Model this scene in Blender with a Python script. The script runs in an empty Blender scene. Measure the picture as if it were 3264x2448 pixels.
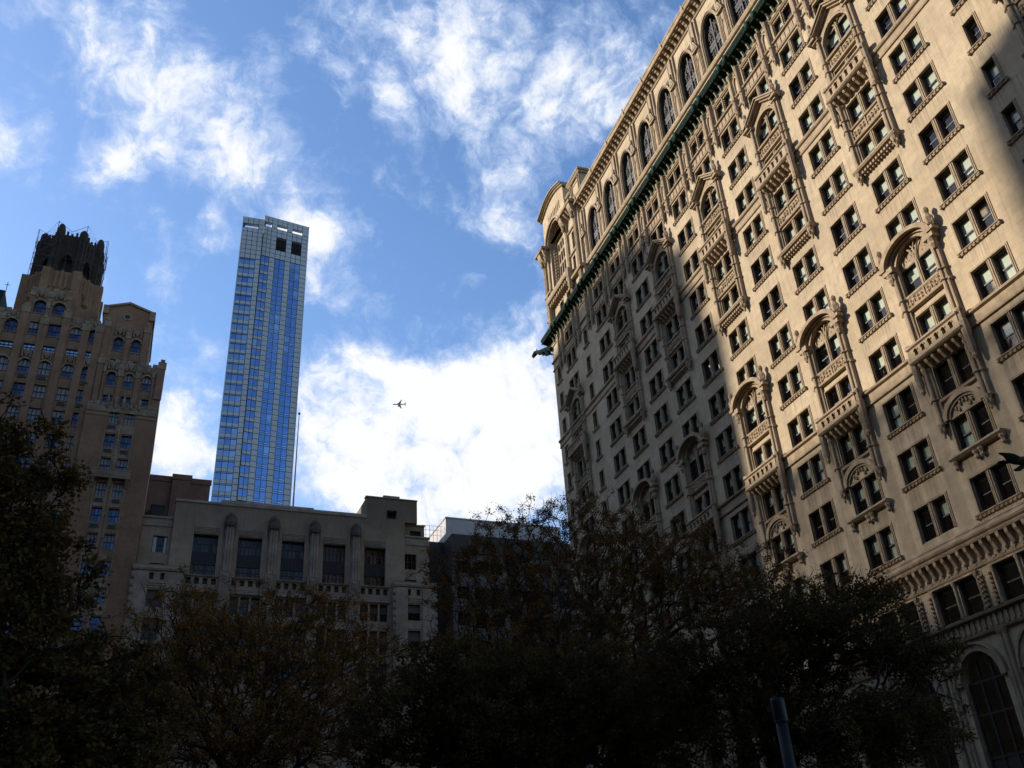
import bpy, math, random
import numpy as np
from mathutils import Matrix, Vector
R_ = math.radians
rnd = random.Random(7)

# ---------------------------------------------------------------- camera
scene = bpy.context.scene
cam_data = bpy.data.cameras.new("camera")
cam = bpy.data.objects.new("camera", cam_data)
scene.collection.objects.link(cam)
FW = (0.30056768, 0.81035719, 0.50297146)
RT = (0.94703646, -0.31608492, -0.05667691)
UP = (-0.11305315, -0.49336756, 0.86244271)
cam.matrix_world = Matrix(((RT[0], UP[0], -FW[0], 0.0), (RT[1], UP[1], -FW[1], 0.0), (RT[2], UP[2], -FW[2], 1.6), (0, 0, 0, 1)))
cam_data.sensor_width = 36.0
cam_data.lens = 32.794
cam_data.clip_start = 0.1
cam_data.clip_end = 20000.0
scene.camera = cam

# ---------------------------------------------------------------- light
SUN_SIDE = 58.0     # degrees left of the long facade's direction (+Y)
SUN_EL = 24.0
sv = Vector((-math.sin(R_(SUN_SIDE)) * math.cos(R_(SUN_EL)), math.cos(R_(SUN_SIDE)) * math.cos(R_(SUN_EL)), math.sin(R_(SUN_EL))))
sun_data = bpy.data.lights.new("sun", 'SUN')
sun_data.energy = 5.0
sun_data.angle = R_(0.5)
sun_data.color = (1.0, 0.94, 0.84)
sun = bpy.data.objects.new("sun", sun_data)
sun.rotation_euler = sv.to_track_quat('Z', 'Y').to_euler()
sun.location = (-200, 120, 200)
scene.collection.objects.link(sun)
scene.view_settings.view_transform = 'Standard'
scene.view_settings.look = 'None'
scene.view_settings.exposure = 0.45
scene.view_settings.gamma = 1.0

# ---------------------------------------------------------------- sky with clouds
CLOUDS = [(-0.061, 0.688, 0.723, 0.076, 0.72), (-0.005, 0.716, 0.698, 0.063, 0.72), (-0.137, 0.661, 0.738, 0.045, 0.65), (-0.094, 0.688, 0.719, 0.051, 0.5), (-0.004, 0.668, 0.744, 0.041, 0.58), (0.016, 0.732, 0.681, 0.039, 0.1), (-0.033, 0.732, 0.68, 0.058, 0.25), (-0.208, 0.727, 0.654, 0.034, 1.5), (-0.122, 0.744, 0.657, 0.031, 1.35), (-0.1, 0.737, 0.668, 0.02, 0.75), (-0.059, 0.64, 0.766, 0.026, 0.34), (0.138, 0.622, 0.771, 0.056, 0.77), (0.181, 0.641, 0.745, 0.052, 0.85), (0.085, 0.611, 0.787, 0.05, 0.68), (0.191, 0.586, 0.787, 0.055, 0.59), (0.256, 0.562, 0.787, 0.06, 0.68), (0.213, 0.615, 0.76, 0.033, 0.51), (0.128, 0.659, 0.741, 0.028, 0.51), (0.339, 0.552, 0.762, 0.065, 0.68), (0.313, 0.605, 0.732, 0.057, 0.64), (0.289, 0.659, 0.694, 0.058, 0.59), (0.26, 0.7, 0.665, 0.049, 0.85), (0.365, 0.602, 0.71, 0.052, 0.42), (0.275, 0.718, 0.639, 0.024, 0.51), (0.232, 0.651, 0.723, 0.029, 0.34), (0.099, 0.772, 0.628, 0.036, 1.518), (0.065, 0.772, 0.633, 0.029, 1.375), (0.095, 0.8, 0.593, 0.029, 0.35), (-0.011, 0.784, 0.621, 0.021, 0.88), (-0.046, 0.808, 0.588, 0.023, 0.75), (0.211, 0.875, 0.436, 0.098, 1.62), (0.145, 0.89, 0.432, 0.093, 1.62), (0.283, 0.86, 0.425, 0.089, 1.56), (0.108, 0.857, 0.504, 0.044, 1.25), (0.148, 0.862, 0.484, 0.044, 1.12), (0.32, 0.819, 0.476, 0.06, 1.38), (0.324, 0.772, 0.547, 0.037, 1.0), (0.172, 0.835, 0.523, 0.034, 0.75), (0.204, 0.846, 0.493, 0.044, 0.88), (0.296, 0.804, 0.516, 0.04, 0.88), (-0.016, 0.906, 0.424, 0.051, 1.5), (-0.027, 0.881, 0.473, 0.028, 0.88), (-0.053, 0.898, 0.437, 0.042, 1.25), (0.254, 0.843, 0.475, 0.05, 1.12), (-0.017, 0.847, 0.531, 0.019, 0.38), (0.172, 0.793, 0.584, 0.029, 0.15), (-0.6, 0.5, 0.6, 0.14, 0.8), (-0.75, 0.1, 0.6, 0.16, 0.7), (0.5, -0.5, 0.7, 0.2, 0.8), (-0.2, -0.7, 0.65, 0.2, 0.7), (-0.8, -0.35, 0.45, 0.2, 0.8)]
world = bpy.data.worlds.new("World")
scene.world = world
world.use_nodes = True
wt = world.node_tree
wt.nodes.clear()


class NT:
    """small helper for building node trees"""
    def __init__(s, tree): s.t = tree
    def n(s, typ, **kw):
        nd = s.t.nodes.new(typ)
        for k, v in kw.items(): setattr(nd, k, v)
        return nd
    def link(s, a, b): s.t.links.new(a, b)
    def put(s, sock, v):
        if isinstance(v, bpy.types.NodeSocket): s.link(v, sock)
        elif v is not None: sock.default_value = v
    def math(s, op, a, b=None, c=None, clamp=False):
        nd = s.n('ShaderNodeMath', operation=op, use_clamp=clamp)
        for i, v in enumerate((a, b, c)): s.put(nd.inputs[i], v)
        return nd.outputs[0]
    def vmath(s, op, a, b=None, scale=None):
        nd = s.n('ShaderNodeVectorMath', operation=op)
        s.put(nd.inputs[0], a); s.put(nd.inputs[1], b)
        if scale is not None: s.put(nd.inputs['Scale'], scale)
        return nd
    def smooth(s, v, a, b, lo=0.0, hi=1.0):
        nd = s.n('ShaderNodeMapRange', interpolation_type='SMOOTHSTEP')
        s.put(nd.inputs['Value'], v); s.put(nd.inputs['From Min'], a); s.put(nd.inputs['From Max'], b)
        s.put(nd.inputs['To Min'], lo); s.put(nd.inputs['To Max'], hi)
        return nd.outputs['Result']
    def mix(s, f, a, b, blend='MIX'):
        nd = s.n('ShaderNodeMix', data_type='RGBA', blend_type=blend)
        s.put(nd.inputs[0], f); s.put(nd.inputs[6], a); s.put(nd.inputs[7], b)
        return nd.outputs[2]
    def noise(s, vec, scale, detail=4, rough=0.55, dist=0.0, out='Fac'):
        nd = s.n('ShaderNodeTexNoise')
        s.put(nd.inputs['Vector'], vec); s.put(nd.inputs['Scale'], scale); s.put(nd.inputs['Detail'], detail)
        s.put(nd.inputs['Roughness'], rough); s.put(nd.inputs['Distortion'], dist)
        return nd.outputs[out]


w = NT(wt)
tc = w.n('ShaderNodeTexCoord').outputs['Generated']
sky = w.n('ShaderNodeTexSky', sky_type='NISHITA')
sky.sun_disc = False
sky.sun_elevation = R_(SUN_EL)
sky.sun_rotation = R_(-SUN_SIDE)
sky.altitude = 10; sky.air_density = 1.0; sky.dust_density = 0.6; sky.ozone_density = 2.0
hsv = w.n('ShaderNodeHueSaturation')
hsv.inputs['Saturation'].default_value = SKY_SAT = 1.14
hsv.inputs['Value'].default_value = 1.24
hsv.inputs['Hue'].default_value = 0.504
w.link(sky.outputs[0], hsv.inputs['Color'])
nz = w.noise(tc, 6.0, 4, 0.6, 0.0, 'Color')
warp = w.vmath('SCALE', w.vmath('SUBTRACT', nz, (0.5, 0.5, 0.5)).outputs[0], scale=0.055).outputs[0]
nz2 = w.noise(tc, 26.0, 5, 0.6, 0.0, 'Color')
warp2 = w.vmath('SCALE', w.vmath('SUBTRACT', nz2, (0.5, 0.5, 0.5)).outputs[0], scale=0.022).outputs[0]
pdir = w.vmath('ADD', w.vmath('ADD', tc, warp).outputs[0], warp2).outputs[0]
dens = None
for (x, y, z, r, s_) in CLOUDS:
    d = w.vmath('DISTANCE', pdir, (x, y, z)).outputs['Value']
    g = w.smooth(d, r * 1.75, 0.0, 0.0, s_)
    dens = g if dens is None else w.math('ADD', dens, g)
dens = w.math('MINIMUM', dens, 2.1)
fbm = w.noise(pdir, 9.0, 12, 0.66, 0.3)
fine = w.noise(pdir, 30.0, 8, 0.62, 0.4)
haze_n = w.noise(tc, 3.0, 5, 0.6)
cov = w.math('ADD', w.math('MULTIPLY', dens, 0.52), w.math('MULTIPLY', w.math('SUBTRACT', fbm, 0.5), 3.0))
cov = w.math('ADD', cov, w.math('MULTIPLY', w.math('SUBTRACT', fine, 0.5), 1.5))
cov = w.math('ADD', cov, w.math('MULTIPLY', w.math('SUBTRACT', haze_n, 0.5), 0.5))
alpha = w.smooth(cov, 0.05, 1.10)
body = w.smooth(cov, 0.40, 1.20)
cloud_col = w.mix(body, (2.9, 3.6, 5.0, 1), (5.0, 5.05, 5.1, 1))
skyc = w.mix(0.0, hsv.outputs[0], (0, 0, 0, 1))
colw = w.mix(w.math('MULTIPLY', alpha, 0.96), skyc, cloud_col)
bg = w.n('ShaderNodeBackground'); bg.inputs['Strength'].default_value = 0.15
w.link(colw, bg.inputs['Color'])
wo = w.n('ShaderNodeOutputWorld')
w.link(bg.outputs[0], wo.inputs['Surface'])

# ---------------------------------------------------------------- mesh helper


class MB:
    """collects shapes in facade coordinates (u along the wall, d outwards, z up)"""
    def __init__(s, flip=False): s.v = []; s.f = []; s.mi = []; s.sg = -1.0 if flip else 1.0; s.ox = s.od = s.oz = 0.0; s.smooth_from = None
    def off(s, u, d, z): s.ox, s.od, s.oz = u, d, z; return s
    def p(s, u, d, z): s.v.append((s.sg * (u + s.ox), -(d + s.od), z + s.oz)); return len(s.v) - 1
    def face(s, pts, m=0):
        s.f.append([s.p(*q) for q in pts]); s.mi.append(m)
    def box(s, u0, u1, d0, d1, z0, z1, m=0):
        i = [s.p(u, d, z) for u in (u0, u1) for d in (d0, d1) for z in (z0, z1)]
        for q in ((0, 1, 3, 2), (4, 6, 7, 5), (0, 4, 5, 1), (2, 3, 7, 6), (0, 2, 6, 4), (1, 5, 7, 3)):
            s.f.append([i[k] for k in q]); s.mi.append(m)
    def prism(s, poly, d0, d1, m=0):
        """polygon in (u,z) extruded in d"""
        a = [s.p(u, d0, z) for u, z in poly]; b = [s.p(u, d1, z) for u, z in poly]
        n = len(poly)
        s.f.append(a); s.f.append(b); s.mi += [m, m]
        for k in range(n):
            s.f.append([a[k], a[(k + 1) % n], b[(k + 1) % n], b[k]]); s.mi.append(m)
    def run(s, prof, u0, u1, m=0):
        """profile in (d,z) extruded along u"""
        a = [s.p(u0, d, z) for d, z in prof]; b = [s.p(u1, d, z) for d, z in prof]
        n = len(prof)
        s.f.append(a); s.f.append(b); s.mi += [m, m]
        for k in range(n):
            s.f.append([a[k], a[(k + 1) % n], b[(k + 1) % n], b[k]]); s.mi.append(m)
    def lathe(s, u, d, prof, n=8, m=0):
        """profile [(r,z)...] turned round the vertical axis at (u,d)"""
        rings = []
        for r, z in prof:
            rings.append([s.p(u + r * math.cos(2 * math.pi * k / n), d + r * math.sin(2 * math.pi * k / n), z) for k in range(n)])
        for A, B in zip(rings, rings[1:]):
            for k in range(n):
                s.f.append([A[k], A[(k + 1) % n], B[(k + 1) % n], B[k]]); s.mi.append(m)
        s.f.append(rings[0]); s.f.append(rings[-1]); s.mi += [m, m]
    def tube(s, pts, rad, n=6, m=0):
        rings = []
        pts = [Vector(q) for q in pts]
        for i, q in enumerate(pts):
            t = (pts[min(i + 1, len(pts) - 1)] - pts[max(i - 1, 0)]).normalized()
            a = t.orthogonal().normalized(); b = t.cross(a)
            r = rad[i] if isinstance(rad, (list, tuple)) else rad
            rings.append([s.p(*(q + (a * math.cos(2 * math.pi * k / n) + b * math.sin(2 * math.pi * k / n)) * r)) for k in range(n)])
        for A, B in zip(rings, rings[1:]):
            for k in range(n):
                s.f.append([A[k], A[(k + 1) % n], B[(k + 1) % n], B[k]]); s.mi.append(m)
        s.f.append(rings[0]); s.f.append(rings[-1]); s.mi += [m, m]
    def band(s, uc, zc, ra, rb, d0, d1, n=12, m=0, ha=None, hb=None, a0=0.0, a1=math.pi):
        """arch band between ellipse (ra,ha) and (rb,hb), a box section bent round the arch"""
        ha = ra if ha is None else ha; hb = rb if hb is None else hb
        P = []
        for k in range(n + 1):
            t = a0 + (a1 - a0) * k / n
            c, q = math.cos(t), math.sin(t)
            P.append([s.p(uc + ra * c, d0, zc + ha * q), s.p(uc + ra * c, d1, zc + ha * q), s.p(uc + rb * c, d1, zc + hb * q), s.p(uc + rb * c, d0, zc + hb * q)])
        for A, B in zip(P, P[1:]):
            for k in range(4):
                s.f.append([A[k], A[(k + 1) % 4], B[(k + 1) % 4], B[k]]); s.mi.append(m)
        s.f.append(P[0]); s.f.append(P[-1]); s.mi += [m, m]
    def archfill(s, u0, u1, zs, zt, ztop, d, depth, n=12, m=0, pointed=0.0):
        """closes the corners of a rectangular opening so that it reads as an arch, with its soffit"""
        uc = (u0 + u1) / 2; a = (u1 - u0) / 2
        pts = []
        for k in range(n + 1):
            t = math.pi * k / n
            pts.append((uc - a * math.cos(t), zs + (zt - zs) * (math.sin(t) ** (1.0 - pointed * 0.3) * (1 - pointed) + pointed * (1 - abs(math.cos(t))) ** 0.75)))
        for (ua, za), (ub, zb) in zip(pts, pts[1:]):
            s.face([(ua, d, za), (ub, d, zb), (ub, d, ztop), (ua, d, ztop)], m)
            s.face([(ua, d, za), (ub, d, zb), (ub, d - depth, zb), (ua, d - depth, za)], m)
    def wall(s, u0, u1, z0, z1, d, holes, depth, m=0, mr=0):
        us = sorted({u0, u1, *[round(h[0], 4) for h in holes], *[round(h[1], 4) for h in holes]})
        zs = sorted({z0, z1, *[round(h[2], 4) for h in holes], *[round(h[3], 4) for h in holes]})
        us = [u for u in us if u0 - 1e-6 <= u <= u1 + 1e-6]; zs = [z for z in zs if z0 - 1e-6 <= z <= z1 + 1e-6]
        idx = {}
        def vid(u, z):
            if (u, z) not in idx: idx[(u, z)] = s.p(u, d, z)
            return idx[(u, z)]
        for ua, ub in zip(us, us[1:]):
            um = (ua + ub) / 2
            hh = [h for h in holes if h[0] < um < h[1]]
            za = None
            for k in range(len(zs) - 1):
                zm = (zs[k] + zs[k + 1]) / 2
                if any(h[2] < zm < h[3] for h in hh): continue
                s.f.append([vid(ua, zs[k]), vid(ub, zs[k]), vid(ub, zs[k + 1]), vid(ua, zs[k + 1])]); s.mi.append(m)
        e = d - depth
        for a, b, c, q in [h[:4] for h in holes]:
            s.face([(a, d, c), (a, d, q), (a, e, q), (a, e, c)], mr); s.face([(b, d, c), (b, d, q), (b, e, q), (b, e, c)], mr)
            s.face([(a, d, q), (b, d, q), (b, e, q), (a, e, q)], mr); s.face([(a, d, c), (b, d, c), (b, e, c), (a, e, c)], mr)
    def block(s, u0, u1, z0, z1, d, back, holes, depth=0.4, m=0, mr=0, roof=True):
        """hollow building volume: front wall with openings, plain sides, back and roof"""
        s.wall(u0, u1, z0, z1, d, holes, depth, m, mr)
        s.face([(u0, d, z0), (u0, d, z1), (u0, back, z1), (u0, back, z0)], m)
        s.face([(u1, d, z0), (u1, d, z1), (u1, back, z1), (u1, back, z0)], m)
        s.face([(u0, back, z0), (u1, back, z0), (u1, back, z1), (u0, back, z1)], m)
        if roof: s.face([(u0, d, z1), (u1, d, z1), (u1, back, z1), (u0, back, z1)], m)
    def mesh(s, name, mats, smooth=False):
        me = bpy.data.meshes.new(name)
        me.from_pydata(s.v, [], s.f)
        for m in (mats if isinstance(mats, (list, tuple)) else [mats]): me.materials.append(m)
        me.polygons.foreach_set('material_index', s.mi)
        if smooth: me.polygons.foreach_set('use_smooth', [True] * len(me.polygons))
        me.update()
        return me
    def cut(s):
        """ends one piece: build_each makes an object of every piece"""
        if not hasattr(s, 'cuts'): s.cuts = []
        s.cuts.append(len(s.f))
    def build_each(s, name, mats, parent, smooth=False):
        out = []; a = 0
        for b in s.cuts:
            q = MB(); ren = {}
            for f, m in zip(s.f[a:b], s.mi[a:b]):
                for i in f:
                    if i not in ren: ren[i] = len(q.v); q.v.append(s.v[i])
                q.f.append([ren[i] for i in f]); q.mi.append(m)
            a = b
            if q.f: out.append(q.build(name, mats, parent, None, smooth))
        return out
    def build(s, name, mats, parent=None, loc=None, smooth=False):
        return link(name, s.mesh(name, mats, smooth), parent, loc)


def link(name, data, parent=None, loc=None, rotz=0.0):
    o = bpy.data.objects.new(name, data)
    scene.collection.objects.link(o)
    if parent is not None: o.parent = parent
    if loc is not None: o.location = loc
    if rotz: o.rotation_euler = (0, 0, rotz)
    return o


def thing(name, label, cat, loc=(0, 0, 0), rotz=0.0, group=None, kind=None):
    o = link(name, None, None, loc, rotz)
    return tag(o, label, cat, group, kind)


def tag(o, label=None, cat=None, group=None, kind=None):
    for k, v in (('label', label), ('category', cat), ('group', group), ('kind', kind)):
        if v: o[k] = v
    return o


def twin(o, parent, loc=None):
    c = o.copy(); scene.collection.objects.link(c); c.parent = parent
    if loc is not None: c.location = loc
    return c


def twin_tree(o, parent, loc=None):
    c = twin(o, parent, loc)
    for ch in list(o.children): twin(ch, c)
    return c

# ---------------------------------------------------------------- materials


def new_mat(name):
    m = bpy.data.materials.new(name); m.use_nodes = True
    m.node_tree.nodes.clear()
    t = NT(m.node_tree)
    out = t.n('ShaderNodeOutputMaterial')
    b = t.n('ShaderNodeBsdfPrincipled')
    t.link(b.outputs[0], out.inputs['Surface'])
    return m, t, b, out


def stone(name, c0, c1, scale=0.35, rough=0.85, streak=0.3, course=None, bump=0.25, stain=None, sills=None):
    """weathered masonry: big mottling, grain, vertical rain streaks, optional coursing joints"""
    m, t, b, out = new_mat(name)
    co = t.n('ShaderNodeTexCoord').outputs['Object']
    big = t.noise(co, scale, 6, 0.6, 0.3)
    col = t.mix(t.smooth(big, 0.3, 0.7), c0 + (1,), c1 + (1,))
    mp = t.n('ShaderNodeMapping'); mp.inputs['Scale'].default_value = (3.6, 3.6, 0.20)
    t.link(co, mp.inputs['Vector'])
    st = t.noise(mp.outputs[0], 1.0, 5, 0.65)
    col = t.mix(t.math('MULTIPLY', t.smooth(st, 0.48, 0.75), streak), col, tuple(v * 0.55 for v in c0) + (1,))
    md = t.noise(co, 1.7, 5, 0.65)
    col = t.mix(t.smooth(md, 0.42, 0.72, 0.0, 0.38), col, tuple(v * 0.62 for v in c0) + (1,))
    gr = t.noise(co, 9.0, 6, 0.7)
    col = t.mix(t.smooth(gr, 0.35, 0.7, 0.0, 0.3), col, tuple(v * 0.7 for v in c1) + (1,))
    h = gr
    if course:
        sep = t.n('ShaderNodeSeparateXYZ'); t.link(co, sep.inputs[0])
        cb = t.n('ShaderNodeCombineXYZ')
        t.link(t.math('ADD', sep.outputs[0], sep.outputs[1]), cb.inputs[0]); t.link(sep.outputs[2], cb.inputs[1])
        br = t.n('ShaderNodeTexBrick')
        t.link(cb.outputs[0], br.inputs['Vector'])
        br.inputs['Scale'].default_value = 1.0
        br.inputs['Brick Width'].default_value = course[0]; br.inputs['Row Height'].default_value = course[1]
        br.inputs['Mortar Size'].default_value = course[2]
        br.inputs['Color1'].default_value = (0.91, 0.91, 0.915, 1); br.inputs['Color2'].default_value = (1.05, 1.03, 1.0, 1); br.inputs['Mortar'].default_value = (course[3],) * 3 + (1,)
        col = t.mix(1.0, col, br.outputs['Color'], 'MULTIPLY')
        h = t.math('ADD', gr, t.math('MULTIPLY', br.outputs['Fac'], -0.6))
    if sills:                                         # rain streaks that run down the wall below the window sills
        sp = t.n('ShaderNodeSeparateXYZ'); t.link(co, sp.inputs[0])
        f = t.math('FRACT', t.math('DIVIDE', t.math('SUBTRACT', sp.outputs[2], sills[0]), sills[1]))
        g = t.math('ABSOLUTE', t.math('SUBTRACT', t.math('FRACT', t.math('ADD', t.math('DIVIDE', t.math('ADD', sp.outputs[0], sills[2]), sills[3]), 0.5)), 0.5))
        ms = t.n('ShaderNodeMapping'); ms.inputs['Scale'].default_value = (7.5, 7.5, 0.22); t.link(co, ms.inputs['Vector'])
        sn = t.smooth(t.noise(ms.outputs[0], 1.0, 4, 0.6), 0.45, 0.62)
        k = t.math('MULTIPLY', t.math('MULTIPLY', t.smooth(f, 0.50, 0.98), t.smooth(g, 0.36, 0.28)), sn)
        col = t.mix(t.math('MULTIPLY', k, 0.55), col, tuple(v * 0.45 for v in c0) + (1,))
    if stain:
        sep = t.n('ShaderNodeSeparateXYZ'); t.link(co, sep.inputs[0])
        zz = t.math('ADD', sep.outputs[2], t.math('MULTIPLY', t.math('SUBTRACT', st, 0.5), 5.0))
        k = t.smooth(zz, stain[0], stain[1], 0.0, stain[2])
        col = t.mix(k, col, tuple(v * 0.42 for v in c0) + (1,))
    t.link(col, b.inputs['Base Color'])
    b.inputs['Roughness'].default_value = rough
    b.inputs['Specular IOR Level'].default_value = 0.25
    bp = t.n('ShaderNodeBump'); bp.inputs['Strength'].default_value = bump; bp.inputs['Distance'].default_value = 0.05
    t.link(h, bp.inputs['Height']); t.link(bp.outputs[0], b.inputs['Normal'])
    return m


def plain(name, col, rough=0.6, metal=0.0, var=0.25, scale=3.0, spec=0.3):
    m, t, b, out = new_mat(name)
    co = t.n('ShaderNodeTexCoord').outputs['Object']
    n = t.noise(co, scale, 6, 0.6)
    t.link(t.mix(t.smooth(n, 0.3, 0.7), tuple(v * (1 - var) for v in col) + (1,), tuple(min(1, v * (1 + var)) for v in col) + (1,)), b.inputs['Base Color'])
    b.inputs['Roughness'].default_value = rough; b.inputs['Metallic'].default_value = metal
    b.inputs['Specular IOR Level'].default_value = spec
    return m


def window_glass(name, tint=(0.8, 0.86, 0.84), gloss=0.06, power=1.0):
    """clear pane: lets light straight through, mirrors the sky at glancing angles"""
    m = bpy.data.materials.new(name); m.use_nodes = True; m.node_tree.nodes.clear()
    t = NT(m.node_tree)
    out = t.n('ShaderNodeOutputMaterial')
    tr = t.n('ShaderNodeBsdfTransparent'); tr.inputs[0].default_value = tint + (1,)
    gl = t.n('ShaderNodeBsdfGlossy'); gl.inputs['Roughness'].default_value = gloss
    co = t.n('ShaderNodeTexCoord').outputs['Object']
    bp = t.n('ShaderNodeBump'); bp.inputs['Strength'].default_value = 0.06; bp.inputs['Distance'].default_value = 0.2
    t.link(t.noise(co, 0.9, 2), bp.inputs['Height']); t.link(bp.outputs[0], gl.inputs['Normal'])
    fr = t.n('ShaderNodeFresnel')
    bf = t.n('ShaderNodeNewGeometry').outputs['Backfacing']
    t.link(t.math('SUBTRACT', 1.5, t.math('MULTIPLY', bf, 1.5 - 1 / 1.5)), fr.inputs[0])   # the same pane from both sides
    mx = t.n('ShaderNodeMixShader')
    t.link(t.math('MULTIPLY', fr.outputs[0], power, clamp=True), mx.inputs[0]); t.link(tr.outputs[0], mx.inputs[1]); t.link(gl.outputs[0], mx.inputs[2])
    t.link(mx.outputs[0], out.inputs['Surface'])
    return m


def mirror_glass(name, col, rough=0.05, spread=0.2):
    """tinted reflective glazing; each pane a little different"""
    m, t, b, out = new_mat(name)
    geo = t.n('ShaderNodeNewGeometry')
    rp = geo.outputs['Random Per Island']
    t.link(t.mix(rp, tuple(v * (1 - spread) for v in col) + (1,), tuple(v * (1 + spread) for v in col) + (1,)), b.inputs['Base Color'])
    b.inputs['Metallic'].default_value = 0.85
    b.inputs['Roughness'].default_value = rough
    co = t.n('ShaderNodeTexCoord').outputs['Object']
    bp = t.n('ShaderNodeBump'); bp.inputs['Strength'].default_value = 0.12; bp.inputs['Distance'].default_value = 0.3
    t.link(t.noise(co, 0.6, 2), bp.inputs['Height']); t.link(bp.outputs[0], b.inputs['Normal'])
    return m


M = {}
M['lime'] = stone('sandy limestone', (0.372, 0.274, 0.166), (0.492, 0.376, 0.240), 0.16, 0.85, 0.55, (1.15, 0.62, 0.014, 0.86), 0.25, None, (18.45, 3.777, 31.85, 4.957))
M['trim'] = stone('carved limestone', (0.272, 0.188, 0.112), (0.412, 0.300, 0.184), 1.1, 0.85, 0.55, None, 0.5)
M['copper'] = plain('dark green copper', (0.008, 0.020, 0.014), 0.85, 0.0, 0.6, 4.0, 0.1)
M['rosette'] = plain('green copper rosettes', (0.022, 0.065, 0.045), 0.7, 0.0, 0.5, 8.0, 0.15)
M['rib'] = plain('pale verdigris ribs', (0.15, 0.175, 0.10), 0.6, 0.1, 0.4, 4.0)
M['sash'] = plain('dark bronze sash', (0.030, 0.022, 0.018), 0.5, 0.1)
M['glass'] = window_glass('window glass', (0.82, 0.85, 0.81), 0.05, 1.0)
M['shaded_liner'] = plain('brown window lining darkened for shade', (0.045, 0.032, 0.024), 0.7, 0.0, 0.3)  # brown lining, darkened to hold the shade inside the window reveals
M['blind'] = plain('pale roller blind', (0.52, 0.515, 0.40), 0.8, 0.0, 0.08, 1.2)
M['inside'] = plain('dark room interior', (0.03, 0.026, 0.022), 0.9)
M['roof'] = plain('grey roof felt', (0.10, 0.10, 0.10), 0.9)
M['brick'] = stone('brown brick', (0.190, 0.104, 0.058), (0.262, 0.154, 0.090), 0.3, 0.9, 0.3, (0.42, 0.15, 0.02, 0.75), 0.3)
M['terra'] = stone('grey brown terracotta', (0.155, 0.102, 0.064), (0.285, 0.205, 0.138), 0.6, 0.85, 0.45, None, 0.5)
M['crown'] = stone('soot dark terracotta', (0.030, 0.021, 0.016), (0.052, 0.037, 0.027), 0.8, 0.9, 0.5, None, 0.5)
M['blueglass'] = mirror_glass('sky blue window panes', (0.035, 0.042, 0.068), 0.07, 0.75)
M['shade'] = plain('pale window shade', (0.20, 0.205, 0.215), 0.7, 0.0, 0.15)
M['stained'] = stone('black stained carved stone', (0.060, 0.046, 0.036), (0.120, 0.095, 0.074), 1.2, 0.9, 0.4, None, 0.6)
M['scaff'] = plain('dark scaffold steel', (0.03, 0.03, 0.035), 0.5, 0.5)
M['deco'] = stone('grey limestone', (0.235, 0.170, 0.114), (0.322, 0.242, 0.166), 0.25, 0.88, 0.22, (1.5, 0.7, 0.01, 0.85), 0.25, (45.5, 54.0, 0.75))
M['decot'] = stone('carved grey limestone', (0.200, 0.154, 0.112), (0.320, 0.255, 0.190), 0.7, 0.88, 0.3, None, 0.5)
M['decog'] = mirror_glass('dark office panes', (0.016, 0.015, 0.014), 0.08, 0.6)
M['spandrel'] = plain('black metal spandrel', (0.018, 0.017, 0.017), 0.5, 0.3)
M['red'] = stone('sooty red brown stone', (0.125, 0.066, 0.048), (0.170, 0.094, 0.068), 0.5, 0.9, 0.7, (0.9, 0.4, 0.015, 0.8), 0.3)
M['greyb'] = plain('dark grey cladding', (0.044, 0.036, 0.030), 0.7, 0.0, 0.12, 0.6)
M['greyl'] = plain('mid grey cladding', (0.090, 0.078, 0.070), 0.7, 0.0, 0.10, 0.6)
M['white'] = plain('white rooftop cladding', (0.36, 0.34, 0.325), 0.6, 0.0, 0.06, 0.4)
M['panel'] = stone('pale grey facade panel', (0.34, 0.365, 0.39), (0.40, 0.425, 0.45), 0.08, 0.5, 0.08, None, 0.05)
M['joint'] = plain('dark panel joint', (0.03, 0.035, 0.045), 0.6)
M['tglass'] = mirror_glass('blue tower glazing', (0.135, 0.225, 0.40), 0.06, 0.22)
M['tglass2'] = mirror_glass('paler blue tower glazing', (0.22, 0.30, 0.41), 0.08, 0.30)
M['louvre'] = plain('black louvre', (0.02, 0.018, 0.02), 0.6)
M['bark'] = stone('dark bark', (0.020, 0.016, 0.012), (0.035, 0.027, 0.020), 3.0, 0.95, 0.3, None, 0.8)
M['steel'] = plain('grey painted steel', (0.014, 0.013, 0.013), 0.42, 0.0, 0.1, 3.0, 0.12)
M['flagpole'] = plain('weathered pole paint', (0.22, 0.20, 0.17), 0.6)
# ================================================================ the long ornate office building on the right
# facade plane x = 42, it runs along +Y; here u = Y, z counted from eye level (1.6 m)
ornate = thing('ornate_office_building', 'long sandy limestone office building with oriel bays and a dark green copper cornice', 'building', (42, 0, 1.6), R_(-90))
PAIR_C = [31.85, 41.6, 51.55, 61.5, 71.42, 81.4]
BAY_C = [36.75, 46.65, 56.6, 66.55, 76.5]
END_C = [22.5, 91.0]
SING_C = [18.2, 27.05, 86.3, 95.2]
ROWS = [20.9, 24.7, 28.45, 32.2, 35.95, 39.75, 43.55, 47.35, 51.05, 54.8, 58.6, 62.45]
TOPROW = 66.0
Y0, Y1 = 15.6, 97.0
ZB = -1.6
DST = 3.78
STONE = [M['lime'], M['trim'], M['shaded_liner'], M['glass'], M['blind'], M['inside'], M['sash']]


def eye_px(x, y, z):
    dx, dy, dz = x, y, z
    f = dx * FW[0] + dy * FW[1] + dz * FW[2]
    return (1632 + 2973.3 * (dx * RT[0] + dy * RT[1] + dz * RT[2]) / f, 1224 - 2973.3 * (dx * UP[0] + dy * UP[1] + dz * UP[2]) / f)


# ---- openings: (u0,u1,z0,z1); windows to fit: (kind, centre, top)
holes = []; wins = []


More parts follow.
